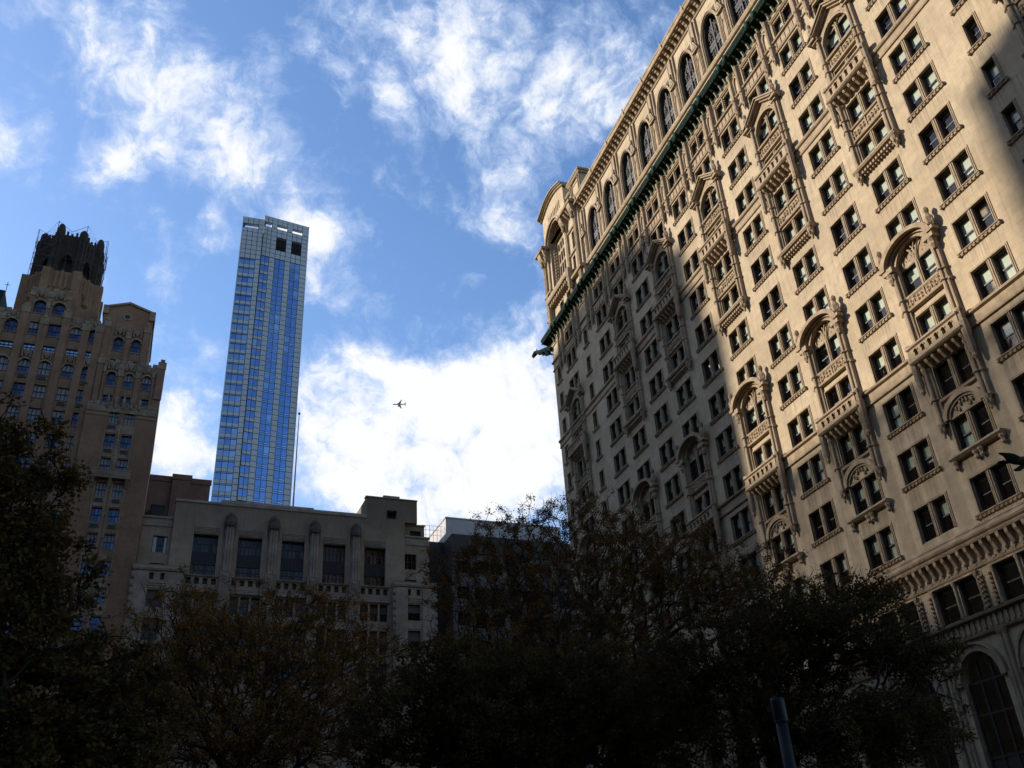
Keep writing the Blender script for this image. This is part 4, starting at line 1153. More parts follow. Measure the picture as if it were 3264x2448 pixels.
for k in range(8):
    for j in range(5):
        t = (j + .5) / 5; (xa, ya), (xb, yb) = O8[k], O8[(k + 1) % 8]
        cl.box(xa + (xb - xa) * t - .14, xa + (xb - xa) * t + .14, ya + (yb - ya) * t - .14, ya + (yb - ya) * t + .14, 93.7, 94.3 if j % 2 else 93.95, 0)
cl.build('lantern', M['crown'], brown)
sc = MB()
S8 = octpts(5.3)
for k in range(8):
    x, y = S8[k]; xn, yn = S8[(k + 1) % 8]
    for t in (0, .5):
        px, py = x + (xn - x) * t, y + (yn - y) * t
        top = 95.2 if t == 0 else 93.4
        sc.tube([(px, py, 84.5), (px * .97 + OC * .03, py, top)], .045, 4, 0)
    for zz in (86.5, 88.6, 90.7, 92.6): sc.tube([(x, y, zz), (xn, yn, zz)], .04, 4, 0)
    for z0 in (86.5, 88.6, 90.7): sc.tube([(x, y, z0), (xn, yn, z0 + 2.1)], .025, 4, 0)
    mx, my = (x + xn) / 2, (y + yn) / 2
    sc.tube([(x, y, 95.2), (mx, my, 93.6), (xn, yn, 95.2)], .03, 4, 0)
    for j in range(7):                                           # sagging safety net strands
        t = j / 7
        sc.tube([(x + (xn - x) * t, y + (yn - y) * t, 92.6), (x + (xn - x) * t, y + (yn - y) * t, 95.2 - 1.6 * math.sin(math.pi * t))], .012, 3, 0)
    for zz in (93.0, 93.4, 93.8): sc.tube([(x, y, zz), (xn, yn, zz)], .012, 3, 0)
sc.build('scaffold', M['scaff'], brown)

# ---------------------------------------------------------------- copper roofed tower peeping out behind it
cop = thing('copper_roofed_tower', 'green copper roofed tower just showing behind the brown brick tower', 'tower', (0, 150, 1.6), ROT)
cm_ = MB(); cm_.block(-52, -36.6, ZB, 94.5, 0, -16, [], .3, 0, 0, False); cm_.build('wall', M['terra'], cop)
cm_ = MB(); cm_.run([(.5, 94.5), (.5, 95.2), (-1.2, 99.4), (-14.8, 99.4), (-16.5, 95.2), (-16.5, 94.5)], -52.5, -36.1, 0)
for k in range(14): cm_.box(-51.6 + 1.15 * k, -51.45 + 1.15 * k, .49, .56, 94.7, 95.3, 0)
cm_.build('roof', M['copper'], cop)
cm_ = MB(); cm_.tube([(-35.8, -.3, 95), (-35.8, -.3, 100.6)], .06, 5, 0); cm_.tube([(-36.2, -.3, 100), (-35.4, -.3, 100)], .05, 5, 0); cm_.build('antenna', M['scaff'], cop)

# ---------------------------------------------------------------- grey limestone hall in the middle
deco = thing('limestone_hall', 'low grey limestone building with tall dark windows between carved pilasters', 'building', (0, FRONT, 1.6), ROT)
dholes = []; dw = []
BIG = [(-.5, 2.63), (5.18, 8.28), (10.88, 13.95), (16.5, 19.6), (22.2, 25.24)]
for a, b in BIG:
    dholes.append((a, b, 41.48, 46.98)); dw.append(('tall_window', a, b))
    for k in range(3):
        u0 = a - .42 + 1.36 * k
        dholes.append((u0, u0 + 1.1, 36.6, 38.92)); dholes.append((u0, u0 + 1.1, 32.2, 35.3)); dholes.append((u0, u0 + 1.1, 28.0, 31.0))
    for k in range(4):
        u0 = a - .38 + 1.05 * k
        dholes.append((u0, u0 + .6, 40.25, 41.08))
wd = MB()
wd.block(-3.2, 28.0, ZB, 51.3, 0.0, -26, dholes, .75, 0, 1)
wing_h = [(-5.42, -3.62, 44.36, 46.62), (-5.42, -3.62, 42.3, 42.9)]
wd.block(-7.0, -3.21, 42.1, 49.0, -.8, -24, wing_h, .4, 0, 1)
wing_r = [(27.98, 29.78, 44.3, 46.55), (27.98, 29.78, 42.2, 42.82)]
wd.block(27.9, 31.66, 42.1, 49.05, -.3, -24, wing_r, .4, 0, 1)
pavL = [(-5.25, -4.75, 40.2, 41.06), (-3.95, -3.45, 40.2, 41.06), (-5.25, -3.4, 36.7, 38.9), (-5.25, -3.4, 32.6, 35.35), (-5.25, -3.4, 28.0, 31.0)]
pavR = [(28.14, 28.65, 40.2, 41.06), (29.44, 29.96, 40.2, 41.06), (28.14, 29.98, 36.72, 38.93), (28.14, 29.98, 32.6, 35.35), (28.14, 29.98, 28.0, 31.0)]
wd.block(-7.28, -1.15, ZB, 41.6, .9, -20, pavL, .5, 0, 1)
wd.block(26.2, 32.25, ZB, 41.6, .9, -20, pavR, .5, 0, 1)
wd.block(22.46, 29.95, 51.31, 54.75, -.4, -12, [(25.45, 26.95, 51.7, 53.0)], 1.2, 0, 1)
wd.block(28.02, 31.2, 49.06, 51.15, -1.0, -20, [(29.0, 30.7, 49.5, 50.4)], .5, 0, 1)
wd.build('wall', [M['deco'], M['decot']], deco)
dt = MB()
for (u0, u1, z, d, h) in ((-3.3, 2.5, 51.3, 0, .35), (2.5, 14.9, 51.3, 0, .75), (14.9, 22.4, 51.3, 0, .55), (-7.1, -3.25, 49.0, -.8, .3), (28.1, 31.8, 49.05, -.3, .25), (22.3, 30.0, 54.75, -.4, .18), (24.9, 27.3, 54.93, -.4, .3), (28.05, 31.3, 51.15, -1, .22)):
    dt.run([(d + .12, z), (d + .16, z + h * .5), (d + .1, z + h), (d - .9, z + h), (d - .9, z)], u0, u1, 0)
    dt.cut()
for (u0, u1, d) in ((-7.0, -3.22, -.8), (28.02, 31.72, -.3)):
    dt.run([(d, 47.85), (d + .12, 47.9), (d + .18, 48.6), (d + .05, 48.7), (d, 48.7)], u0, u1, 0)
    dt.cut()
for a, b in BIG:                                              # fluted heads over the tall windows
    for k in range(5): dt.run([(.001, 47.1 + .2 * k), (.1, 47.12 + .2 * k), (.1, 47.22 + .2 * k), (.001, 47.24 + .2 * k)], a, b, 0)
    for k in range(9): dt.box(a + .17 + .34 * k, a + .25 + .34 * k, .05, .16, 47.05, 47.55, 0)
    dt.cut()
    dt.run([(0, 41.25), (.22, 41.25), (.28, 41.4), (.1, 41.48), (0, 41.48)], a - .5, b + .5, 0)
    dt.run([(0, 39.1), (.3, 39.1), (.34, 39.25), (.2, 39.4), (.24, 39.5), (.16, 39.62), (.2, 39.75), (0, 39.85)], a - .6, b + .6, 0)
    dt.cut()
PIL = [3.98, 9.68, 15.2, 20.92]
dt.build_each('cornice', M['decot'], deco)
pl = MB()
pl.box(-.62, .62, .001, .35, 39.2, 48.6, 0); pl.box(-.42, .42, .35, .62, 41.9, 48.9, 0)
for q in (-.36, 0, .36): pl.box(q - .12, q + .12, .62, .74, 41.9, 48.2, 0)
pf = MB()
pf.lathe(0, .35, [(.75, 48.2), (.85, 48.7), (.70, 49.1), (.74, 49.5), (.52, 49.9), (.34, 50.15), (.05, 50.4)], 8, 0)
for a in (-.45, .45): pf.lathe(a, .5, [(.06, 47.7), (.28, 48.3), (.22, 48.9), (.32, 49.2), (.06, 49.65)], 6, 0)
pf.lathe(0, .95, [(.04, 48.0), (.22, 48.5), (.28, 49.0), (.2, 49.4), (.25, 49.65), (.05, 49.95)], 7, 0)
for a in (-.62, .62): pf.lathe(a, .2, [(.06, 46.6), (.16, 47.2), (.18, 48.4), (.05, 49.2)], 6, 0)
pfm = pf.mesh('carved_figure', M['stained'])
pl.box(-.75, .75, .001, .6, 39.0, 42.0, 0)
for k in range(5): pl.box(-.66 + .3 * k, -.54 + .3 * k, .6, .70, 34.0, 41.8, 0)
for k in range(3): pl.prism([(-.5, 41.6 - .35 * k), (0, 41.1 - .35 * k), (.5, 41.6 - .35 * k), (.5, 41.75 - .35 * k), (0, 41.25 - .35 * k), (-.5, 41.75 - .35 * k)], .6, .78, 0)
pl.box(-.75, .75, .001, .6, 20, 38.999, 0)
plm = pl.mesh('pilaster', M['decot'])
for u in PIL: link('carved_figure', pfm, link('pilaster', plm, deco, (u, 0, 0)))
lg = MB()
for (a, b) in ((-7.32, -1.1), (26.12, 32.3)):
    lg.run([(.9, 41.3), (1.1, 41.35), (1.2, 41.6), (1.15, 41.9), (1.2, 42.05), (.2, 42.1), (.2, 41.3)], a, b, 0)
    c = (a + b) / 2
    for s_ in (-1, 1):
        lg.box(c + s_ * 1.9 - .85, c + s_ * 1.9 + .85, .901, 1.05, 24, 41.2, 1)
        for k in range(6):
            z = 40.6 - 1.0 * k
            lg.box(c + s_ * 2.95 - .2, c + s_ * 2.95 + .2, .901, 1.06, z - .32, z + .3, 0)
            lg.box(c + s_ * 2.95 - .1, c + s_ * 2.95 + .1, 1.06, 1.14, z - .2, z + .18, 0)
    for k in range(3): lg.box(c - .98, c + .98, .901, 1.0 + .03 * k, 39.1 + .3 * k, 39.32 + .3 * k, 0)
    for zz in (36.0, 31.4): lg.box(c - .98, c + .98, .6, .98, zz - .45, zz + .2, 0)
    lg.cut()
lg.build_each('ledge', [M['decot'], M['decot']], deco)
for a, b in BIG:                                              # tall dark windows with a black spandrel between two lights
    o = open_window(deco, a, b, 44.72, 46.98, -.62, 'x', [M['decog'], M['sash'], M['blind']], 'tall_window', (6, 2))
    mb = MB()
    for i in range(6):
        x0 = -(b - a) / 2 + (b - a) * i / 6
        mb.face([(x0 + .05, -.62, -3.2), (x0 + (b - a) / 6 - .05, -.62 + rnd.uniform(-.02, .02), -3.2), (x0 + (b - a) / 6 - .05, -.62, -1.72), (x0 + .05, -.62, -1.72)], 0)
        mb.box(x0 - .05, x0 + .05, -.6, -.52, -3.2, -1.72, 1)
    mb.box(-(b - a) / 2, (b - a) / 2, -.6, -.53, -2.5, -2.42, 1)
    mb.build('lower_light', [M['decog'], M['sash']], o)
    mb = MB(); mb.box(-(b - a) / 2, (b - a) / 2, -.68, -.5, -1.72, 0, 0)
    for k in range(7): mb.box(-(b - a) / 2 + (b - a) * k / 7 + .03, -(b - a) / 2 + (b - a) * k / 7 + .1, -.5, -.44, -1.7, -.02, 0)
    mb.build('spandrel', M['spandrel'], o)
    for k in ((0, 5), (1, 4, 5), (5,), (1, 2, 3, 4, 5), (0, 2, 3))[BIG.index((a, b))]:   # pale curtains in some lights
        x0 = -(b - a) / 2 + (b - a) * k / 6
        for za, zb, w0 in ((.1, 1.35, .07), (-3.1, -2.0, .1)):
            mb = MB(); mb.face([(x0 + w0, -.6, za), (x0 + w0 + .2, -.6, za), (x0 + w0 + .2, -.6, zb), (x0 + w0, -.6, zb)], 0)
            mb.build('curtain', M['greyl'], o)
for h in [h for h in dholes if h[3] < 40]:
    if h[3] > 30: open_window(deco, h[0], h[1], h[2], h[3], -.6, 'x', [M['decog'], M['sash'], M['greyl']], 'window', (1, 2), .5 if (int(h[0] * 7) % 2) else None)
for hs, d in ((wing_h[:1], -1.15), (wing_r[:1], -.65)):
    for h in hs: open_window(deco, h[0], h[1], h[2], h[3], d, 'x', [M['decog'], M['sash'], M['white']], 'window', (3, 2))
for h in [wing_h[1], wing_r[1]]: open_window(deco, h[0], h[1], h[2], h[3], -1.1 if h[0] < 0 else -.6, 'x', [M['decog'], M['sash'], M['greyl']], 'window', (3, 1))
for u0, u1 in ((-5.36, -4.95), (-4.0, -3.7)):                 # drawn curtains in the left wing window
    cw = MB(); cw.face([(u0, -1.05, 44.45), (u1, -1.05, 44.45), (u1, -1.05, 46.5), (u0, -1.05, 46.5)], 0); cw.build('curtain', M['white'], deco)
for h in pavL[2:] + pavR[2:]: open_window(deco, h[0], h[1], h[2], h[3], .5, 'x', [M['decog'], M['sash'], M['greyl']], 'window', (1, 2), .5)
smb = MB()
for h in [h for h in dholes if h[3] > 40 and h[3] < 41.2]: smb.face([(h[0], -.4, h[2]), (h[1], -.4, h[2]), (h[1], -.4, h[3]), (h[0], -.4, h[3])], 0); smb.cut()
for h in pavL[:2] + pavR[:2]: smb.face([(h[0], .5, h[2]), (h[1], .5, h[2]), (h[1], .5, h[3]), (h[0], .5, h[3])], 0); smb.cut()
for h, d in (((25.45, 26.95, 51.7, 53.0), -1.55), ((29.0, 30.7, 49.5, 50.4), -1.45)): smb.face([(h[0], d, h[2]), (h[1], d, h[2]), (h[1], d, h[3]), (h[0], d, h[3])], 0); smb.cut()
smb.build_each('vent', M['spandrel'], deco)
ld = MB()                                                     # hooped roof ladder left of the penthouse
for u in (21.35, 21.85): ld.tube([(u, -4, 51.4), (u, -4, 53.2), (u, -4.3, 53.75), (u, -4.9, 53.85)], .035, 5, 0)
for k in range(6): ld.tube([(21.35, -4, 51.6 + .3 * k), (21.85, -4, 51.6 + .3 * k)], .025, 4, 0)
for zz in (52.6, 53.2): ld.tube([(21.35, -4, zz), (21.3, -3.4, zz), (21.6, -3.2, zz), (21.9, -3.4, zz), (21.85, -4, zz)], .025, 4, 0)
ld.build('roof_ladder', M['greyl'], deco)

# flagpole standing on the hall's roof
fp = MB(); kf = 1.05
fp.lathe(0, 0, [(.2, 51.2), (.2, 52.6), (.13, 53.0), (.10, 60), (.055, 69.6), (.055, 69.75)], 10, 0)
fp.lathe(0, 0, [(.02, 69.7), (.14, 69.8), (.2, 69.95), (.14, 70.1), (.02, 70.2)], 10, 1)
fpo = fp.build('flagpole', [M['flagpole'], M['scaff']], None)
fpo.location = (12.62, FRONT + 6 + .63, 1.6)
tag(fpo, 'slim bare flagpole with a ball finial on the grey hall roof', 'flagpole')

# ---------------------------------------------------------------- red brown building behind
red = thing('red_brown_building', 'plain sooty red brown stone building rising behind the grey hall', 'building', (0, 150, 1.6), ROT)
kr = 150 / 122
rbm = MB()
rbm.block(-20, 1.05, ZB, 67.0, 0, -20, [], .3, 0, 0)
rbm.block(-4.95, -2.1, ZB, 67.5, .5, -.1, [], .3, 0, 0)
rbm.build('wall', M['red'], red)
rt = MB()
for a, b, d, z in ((-20.2, -5.0, 0, 66.3), (-2.05, 1.2, 0, 66.3), (-5.1, -1.95, .5, 66.6)):
    rt.run([(d, z), (d + .15, z + .05), (d + .2, z + .4), (d + .08, z + .5), (d + .12, z + 1.0), (d - .6, z + 1.05), (d - .6, z + .72), (d, z + .72)], a, b, 0)
rt.build('coping', M['red'], red)
rr = MB(); rr.box(-7.6, -5.7, .0, 2.5, 58.5, 60.9, 0); rr.box(-7.7, -5.6, -.1, 2.6, 60.9, 61.1, 0); rr.build('roof_hut', M['spandrel'], red)

# ---------------------------------------------------------------- grey office block right of the hall
grey = thing('grey_office_block', 'plain dark grey office block with a white box on its roof', 'building', (0, FRONT, 1.6), ROT)
gh = []
for r in range(8):
    for k in range(7):
        u0 = 35.75 + 2.6 * k; zt = 46.18 - 3.8 * r
        gh.append((u0, u0 + 1.9, zt - 1.82, zt))
gm = MB()
gm.block(35.06, 56.0, 47.3, 50.1, 0, -14, [], .3, 0, 0)
gm.block(35.06, 56.0, ZB, 47.29, -.25, -14, gh, .6, 1, 1)
gm.block(31.9, 35.9, ZB, 50.6, -5.0, -14, [], .3, 0, 0)
gm.build('wall', [M['greyb'], M['greyl']], grey)
gw = MB(); gw.block(35.5, 54.5, 50.11, 54.15, -4, -18, [], .3, 0, 0); gw.run([(-3.9, 54.15), (-3.9, 54.35), (-18.1, 54.35), (-18.1, 54.15)], 35.4, 54.6, 0); gw.build('rooftop_box', M['white'], grey)
gw = MB(); gw.block(31.9, 35.2, 50.61, 51.9, -10, -14, [], .3, 0, 0); gw.build('low_parapet', M['white'], grey)
for h in gh[:21]: open_window(grey, h[0], h[1], h[2], h[3], -.8, 'x', [M['decog'], M['sash'], M['greyl']], 'window', (2, 1))
gr = MB()
for k in range(6): gr.tube([(32.1 + .6 * k, -5.2, 50.6), (32.1 + .6 * k, -5.2, 53.2)], .03, 4, 0)
for zz in (51.7, 52.5, 53.2): gr.tube([(32.0, -5.2, zz), (35.3, -5.2, zz)], .025, 4, 0)
gr.build('railing', M['greyl'], grey)

# ---------------------------------------------------------------- slim blue glass tower
K = 210 / 180
glass = thing('blue_glass_tower', 'slim tall tower of pale grey panels and bright blue glass', 'skyscraper', (0, 210, 1.6), 0)
FL = 2.587 * K
# left wing
LA, LB, LT = 1.74 * K, 6.52 * K, 149.4 * K
wl = MB()
wl.block(LA, LB, ZB, 146.2 * K, -.12, -26, [], .1, 1, 1)
wl.wall(LA, LB, 146.21 * K, LT, -.12, [(2.3 * K, 5.3 * K, 146.32 * K, 147.45 * K)], .8, 1, 0)
wl.wall(LA, LB, 146.21 * K, LT, -1.0, [(2.3 * K, 5.3 * K, 146.32 * K, 147.45 * K)], .05, 1, 0)
cols = [1.76, 2.95, 4.15, 5.35, 6.5]
zrow = 137.17 * K
rows_top = [147.5 * K, 148.45 * K, LT]
def panel_rows(): 
    out = []
    z = zrow; 
    return out
J = .07
lw = []
zs_up = [zrow + .05 + 1.55 * k for k in range(8)]
for i in range(4):
    a, b = cols[i] * K + J, cols[i + 1] * K - J
    # blank top
    zb = zrow + .1
    while zb < 146.0 * K:
        zt = min(zb + 1.52, 146.2 * K); wl.box(a, b, -.12, 0, zb + J, zt - J, 0); zb += 1.52
    if i == 3: wl.box(a, b, -.12, 0, 146.25 * K, 147.4 * K, 0)
    wl.box(a, b, -.12, 0, 147.55 * K, 148.4 * K, 0); wl.box(a, b, -.12, 0, 148.45 * K, LT - J, 0)
    for k in range(46):
        zt = zrow - FL * k
        if zt < 40: break
        if i == 3:
            wl.box(a, b, -.12, 0, zt - FL + J, zt - FL / 2 - J, 0); wl.box(a, b, -.12, 0, zt - FL / 2 + J, zt - J, 0)
        else:
            wl.box(a, b, -.12, 0, zt - FL + J, zt - 1.95 - J, 0)
wl.box(LA - .1, LA + .1, -1.1, .12, ZB, LT, 0)
wl.box(LA - .1, LA - .001, -25.9, -1.11, ZB, 146.2 * K, 0)
lwing = wl.build('left_wing', [M['panel'], M['joint']], glass)
lwing.rotation_euler = (0, 0, R_(-0.8))
mats_g = [M['tglass2'], M['joint'], M['tglass']]
for k in range(26):
    zt = zrow - FL * k
    mb = MB()
    m_ = 2 if k in (4, 16) else 0
    for i in range(3):
        a, b = cols[i] * K + .06, cols[i + 1] * K - .06
        mb.face([(a, -.06, -1.93), (b, -.06 + rnd.uniform(-.02, .02), -1.93), (b, -.06, -.38), (a, -.06, -.38)], 2 if rnd.random() < .15 else m_)
        mb.face([(a, -.06, -.3), (b, -.06, -.3), (b, -.06, -.05), (a, -.06, -.05)], m_)
    mb.box(cols[0] * K, cols[3] * K, -.1, .03, -.4, -.28, 1)
    mb.build('window', mats_g, lwing, (0, 0, zt))
# right wing, bent back a little
RA, RB_, RT_ = 6.72 * K, 17.56 * K, 151.77 * K
wr = MB()
slots_r = [(7.15 * K, 8.55 * K, 148.62 * K, 149.85 * K), (9.95 * K, 12.3 * K, 148.62 * K, 149.85 * K), (13.62 * K, 16.03 * K, 148.62 * K, 149.85 * K)]
wr.block(RA, RB_, ZB, 148.5 * K, -.12, -24, [], .1, 1, 1)
wr.wall(RA, RB_, 148.51 * K, RT_, -.12, slots_r, .8, 1, 0)
wr.wall(RA, RB_, 148.51 * K, RT_, -1.0, slots_r, .05, 1, 0)
for s_ in (RA, RB_): wr.face([(s_, -.12, 148.5 * K), (s_, -.12, RT_), (s_, -1, RT_), (s_, -1, 148.5 * K)], 1)
cr = [6.74, 7.68, 8.62, 9.96, 11.15, 12.34, 13.68, 14.86, 16.05, 17.54]
zr = 139.55 * K
for i in range(9):
    a, b = cr[i] * K + J, cr[i + 1] * K - J
    z = zr + .1
    louv = i in (3, 4, 6, 7)
    while z < 148.3 * K - .3:
        zt = min(z + 1.51, 148.5 * K)
        if not (louv and z > 141.9 * K and zt < 146.2 * K): wr.box(a, b, -.12, 0, z + J, zt - J, 0)
        z += 1.51
    solid = i in (2, 5, 8)
    if solid: wr.box(a, b, -.12, 0, 148.6 * K, 149.85 * K, 0)
    wr.box(a, b, -.12, 0, 149.9 * K, 150.8 * K, 0); wr.box(a, b, -.12, 0, 150.85 * K, RT_ - J, 0)
    for k in range(46):
        zt = zr - FL * k
        if zt < 40: break
        if solid:
            wr.box(a, b, -.12, 0, zt - FL + J, zt - FL / 2 - J, 0); wr.box(a, b, -.12, 0, zt - FL / 2 + J, zt - J, 0)
        elif i < 2: wr.box(a, b, -.12, 0, zt - FL + J, zt - 2.0 - J, 0)
wr.box(RB_ - .1, RB_ + .08, -1.1, .1, ZB, RT_, 0)
rwing = wr.build('right_wing', [M['panel'], M['joint']], glass)
rwing.rotation_euler = (0, 0, R_(9.6))
lo = MB()
for i in (3, 6):
    a, b = cr[i] * K, cr[i + 2] * K
    for k in range(14): lo.run([(-.11, 142.05 * K + .305 * k), (.02, 142.05 * K + .305 * k + .05), (-.11, 142.05 * K + .305 * k + .27)], a, b, 0)
    lo.cut()
lo.build_each('louvre', M['louvre'], rwing)
for k in range(26):
    zt = zr - FL * k
    for c0, c1, cm__, full in ((0, 2, 1, 0), (3, 5, 4, 1), (6, 8, 7, 1)):
        mb = MB()
        for i in range(c0, c1):
            a, b = cr[i] * K + .06, cr[i + 1] * K - .06
            m_ = 0 if rnd.random() > .12 else 2
            mb.face([(a, -.06, -1.95), (b, -.06 + rnd.uniform(-.02, .02), -1.95), (b, -.06, -.1), (a, -.06, -.1)], m_)
            if full:
                mb.face([(a, -.06, -FL + .55), (b, -.06, -FL + .55), (b, -.06, -2.05), (a, -.06, -2.05)], 2)
                mb.face([(a, -.06, -FL + .05), (b, -.06, -FL + .05), (b, -.06, -FL + .42), (a, -.06, -FL + .42)], 2)
        if k < 24 or c0 == 3: mb.build('window', [M['tglass'], M['joint'], M['tglass2']], rwing, (0, 0, zt))
# ================================================================ towers outside the frame on the sun's side: their shade falls on the long facade
def shade_tower(label, steps, x0, depth):
    """stepped tower on a slanted plot, its side walls in line with the low sun"""
    o = thing('office_tower', label, 'skyscraper', (0, 0, 0), 0)
    body = MB(); led = MB()
    ex, ey = -math.sin(R_(SUN_SIDE)) * depth, math.cos(R_(SUN_SIDE)) * depth
    for (y0, y1, z0, z1) in steps:
        def vol(mb, q0, q1, za, zb, out=0.0, m=0):
            c = [(x0 + out, q0), (x0 + out, q1), (x0 + ex, q1 + ey), (x0 + ex, q0 + ey)]
            lo_ = [mb.p(x, -y, za) for x, y in c]; hi_ = [mb.p(x, -y, zb) for x, y in c]
            mb.f += [lo_, hi_]; mb.mi += [m, m]
            for k in range(4): mb.f.append([lo_[k], lo_[(k + 1) % 4], hi_[(k + 1) % 4], hi_[k]]); mb.mi.append(m)
        vol(body, y0, y1, z0, z1)
        zz = z0 + 6
        while zz < z1 - 2:
            led.box(x0 + .01, x0 + .25, -y1 + .3, -y0 - .3, zz, zz + 1.4, 1); zz += 3.9
        led.box(x0 + .01, x0 + .35, -y1, -y0, z1 - 1.2, z1 - .01, 0)
    body.build('wall', M['terra'], o); led.build('window_bands', [M['deco'], M['sash']], o)
    return o


SX = -127.6
TS = (42 - SX) / math.tan(R_(SUN_SIDE))          # shift along Y of a shadow cast from x = SX
HS = math.hypot(42 - SX, TS) * math.tan(R_(SUN_EL)) + 1.6


def cast(ya, yb, z): return (ya + TS, yb + TS, 0.0, z + HS)


shade_tower('stepped brown tower left of the view, its setbacks rising towards the river',
            [cast(59.0, 61.0, 46.0), cast(61.01, 62.5, 51.5), cast(62.51, 64.6, 57.5), cast(64.61, 67.0, 60.5), cast(67.01, 71.0, 63.2), cast(71.01, 77.0, 65.2), cast(77.01, 92.0, 66.6), cast(92.01, 110.0, 65.0)], SX, 30)
shade_tower('square shouldered dark tower left of the view, nearest the churchyard',
            [cast(-40, 24.0, 46.0), cast(24.01, 26.5, 45.2), cast(26.51, 28.2, 44.6), cast(28.21, 29.6, 43.4)], SX - 1, 30)
tw3 = shade_tower('flat topped tower left of the view between two taller ones',
            [cast(27.0, 61.0, 15.5)], SX - 2, 25)
fin = MB()  # unseen roof fins, added so the sun only half lights the low facade
fy0, fy1, _, fz = cast(27.0, 61.0, 29.3)
q = fy0
while q < fy1:
    fin.box(SX - 2.9, SX - 2.1, -q - .78, -q, fz - 13.9, fz, 0); q += 1.6
fin.box(SX - 3.0, SX - 2.0, -fy1, -fy0, fz, fz + .6, 0)
fin.build('half_light_screen', M['deco'], tw3)

def sky_blocker_slab(label, x0, x1, y0, y1, z):  # unseen blocks added to hold sky light off the shaded walls
    o = thing('added_sky_blocker', label, 'building', (0, 0, 0), 0)
    body = MB(); body.box(x0, x1, -y1, -y0, 0, z, 0); body.build('wall', M['brick'], o)
    led = MB(); zz = 5
    while zz < z - 2:
        led.box(x0 - .2, x1 + .2, -y1 - .2, -y0 + .2, zz, zz + 1.5, 0); zz += 3.9
    led.build('window_bands', M['spandrel'], o)


sky_blocker_slab('long unseen brown block left of the churchyard, added to cut the sky light', -110, -78, -170, 62, 82)
sky_blocker_slab('tall unseen brown block behind the churchyard, added to cut the sky light', -70, 45, -150, -112, 95)

# ================================================================ ground
g = MB(); n = 24
for i in range(n):
    for k in range(n):
        a, b = -3000 + 6000 * i / n, -3000 + 6000 * (i + 1) / n; c, d = -3000 + 6000 * k / n, -3000 + 6000 * (k + 1) / n
        g.face([(a, c, 0), (b, c, 0), (b, d, 0), (a, d, 0)], 0)
m, t, b_, _ = new_mat('worn lawn and leaf litter')
co = t.n('ShaderNodeTexCoord').outputs['Object']
t.link(t.mix(t.smooth(t.noise(co, .25, 8, .65), .35, .65), (.035, .05, .02, 1), (.075, .055, .035, 1)), b_.inputs['Base Color']); b_.inputs['Roughness'].default_value = .95
tag(g.build('ground', m), kind='structure')
pvm = MB(); pvm.box(-200, 42.0, -121.4, -101.5, .02, .12, 0)
tag(pvm.build('road', plain('asphalt', (.05, .05, .052), .9)), kind='structure')

# ================================================================ trees


def leaf_mat(name, cols):
    m, t, b, out = new_mat(name)
    geo = t.n('ShaderNodeNewGeometry')
    cr_ = t.n('ShaderNodeValToRGB')
    el = cr_.color_ramp.elements
    el[0].position = 0; el[0].color = cols[0] + (1,); el[1].position = 1; el[1].color = cols[-1] + (1,)
    for i, c in enumerate(cols[1:-1]): e = el.new((i + 1) / (len(cols) - 1)); e.color = c + (1,)
    co = t.n('ShaderNodeTexCoord').outputs['Object']
    v = t.math('ADD', t.math('MULTIPLY', geo.outputs['Random Per Island'], .55), t.math('MULTIPLY', t.noise(co, .55, 4, .6), .75))
    t.link(t.math('SUBTRACT', v, .15), cr_.inputs[0])
    t.link(cr_.outputs[0], b.inputs['Base Color'])
    b.inputs['Roughness'].default_value = .9; b.inputs['Specular IOR Level'].default_value = .03
    tl = t.n('ShaderNodeBsdfTranslucent'); t.link(cr_.outputs[0], tl.inputs[0])
    mx = t.n('ShaderNodeMixShader'); mx.inputs[0].default_value = .3
    t.link(b.outputs[0], mx.inputs[1]); t.link(tl.outputs[0], mx.inputs[2]); t.link(mx.outputs[0], out.inputs['Surface'])
    return m


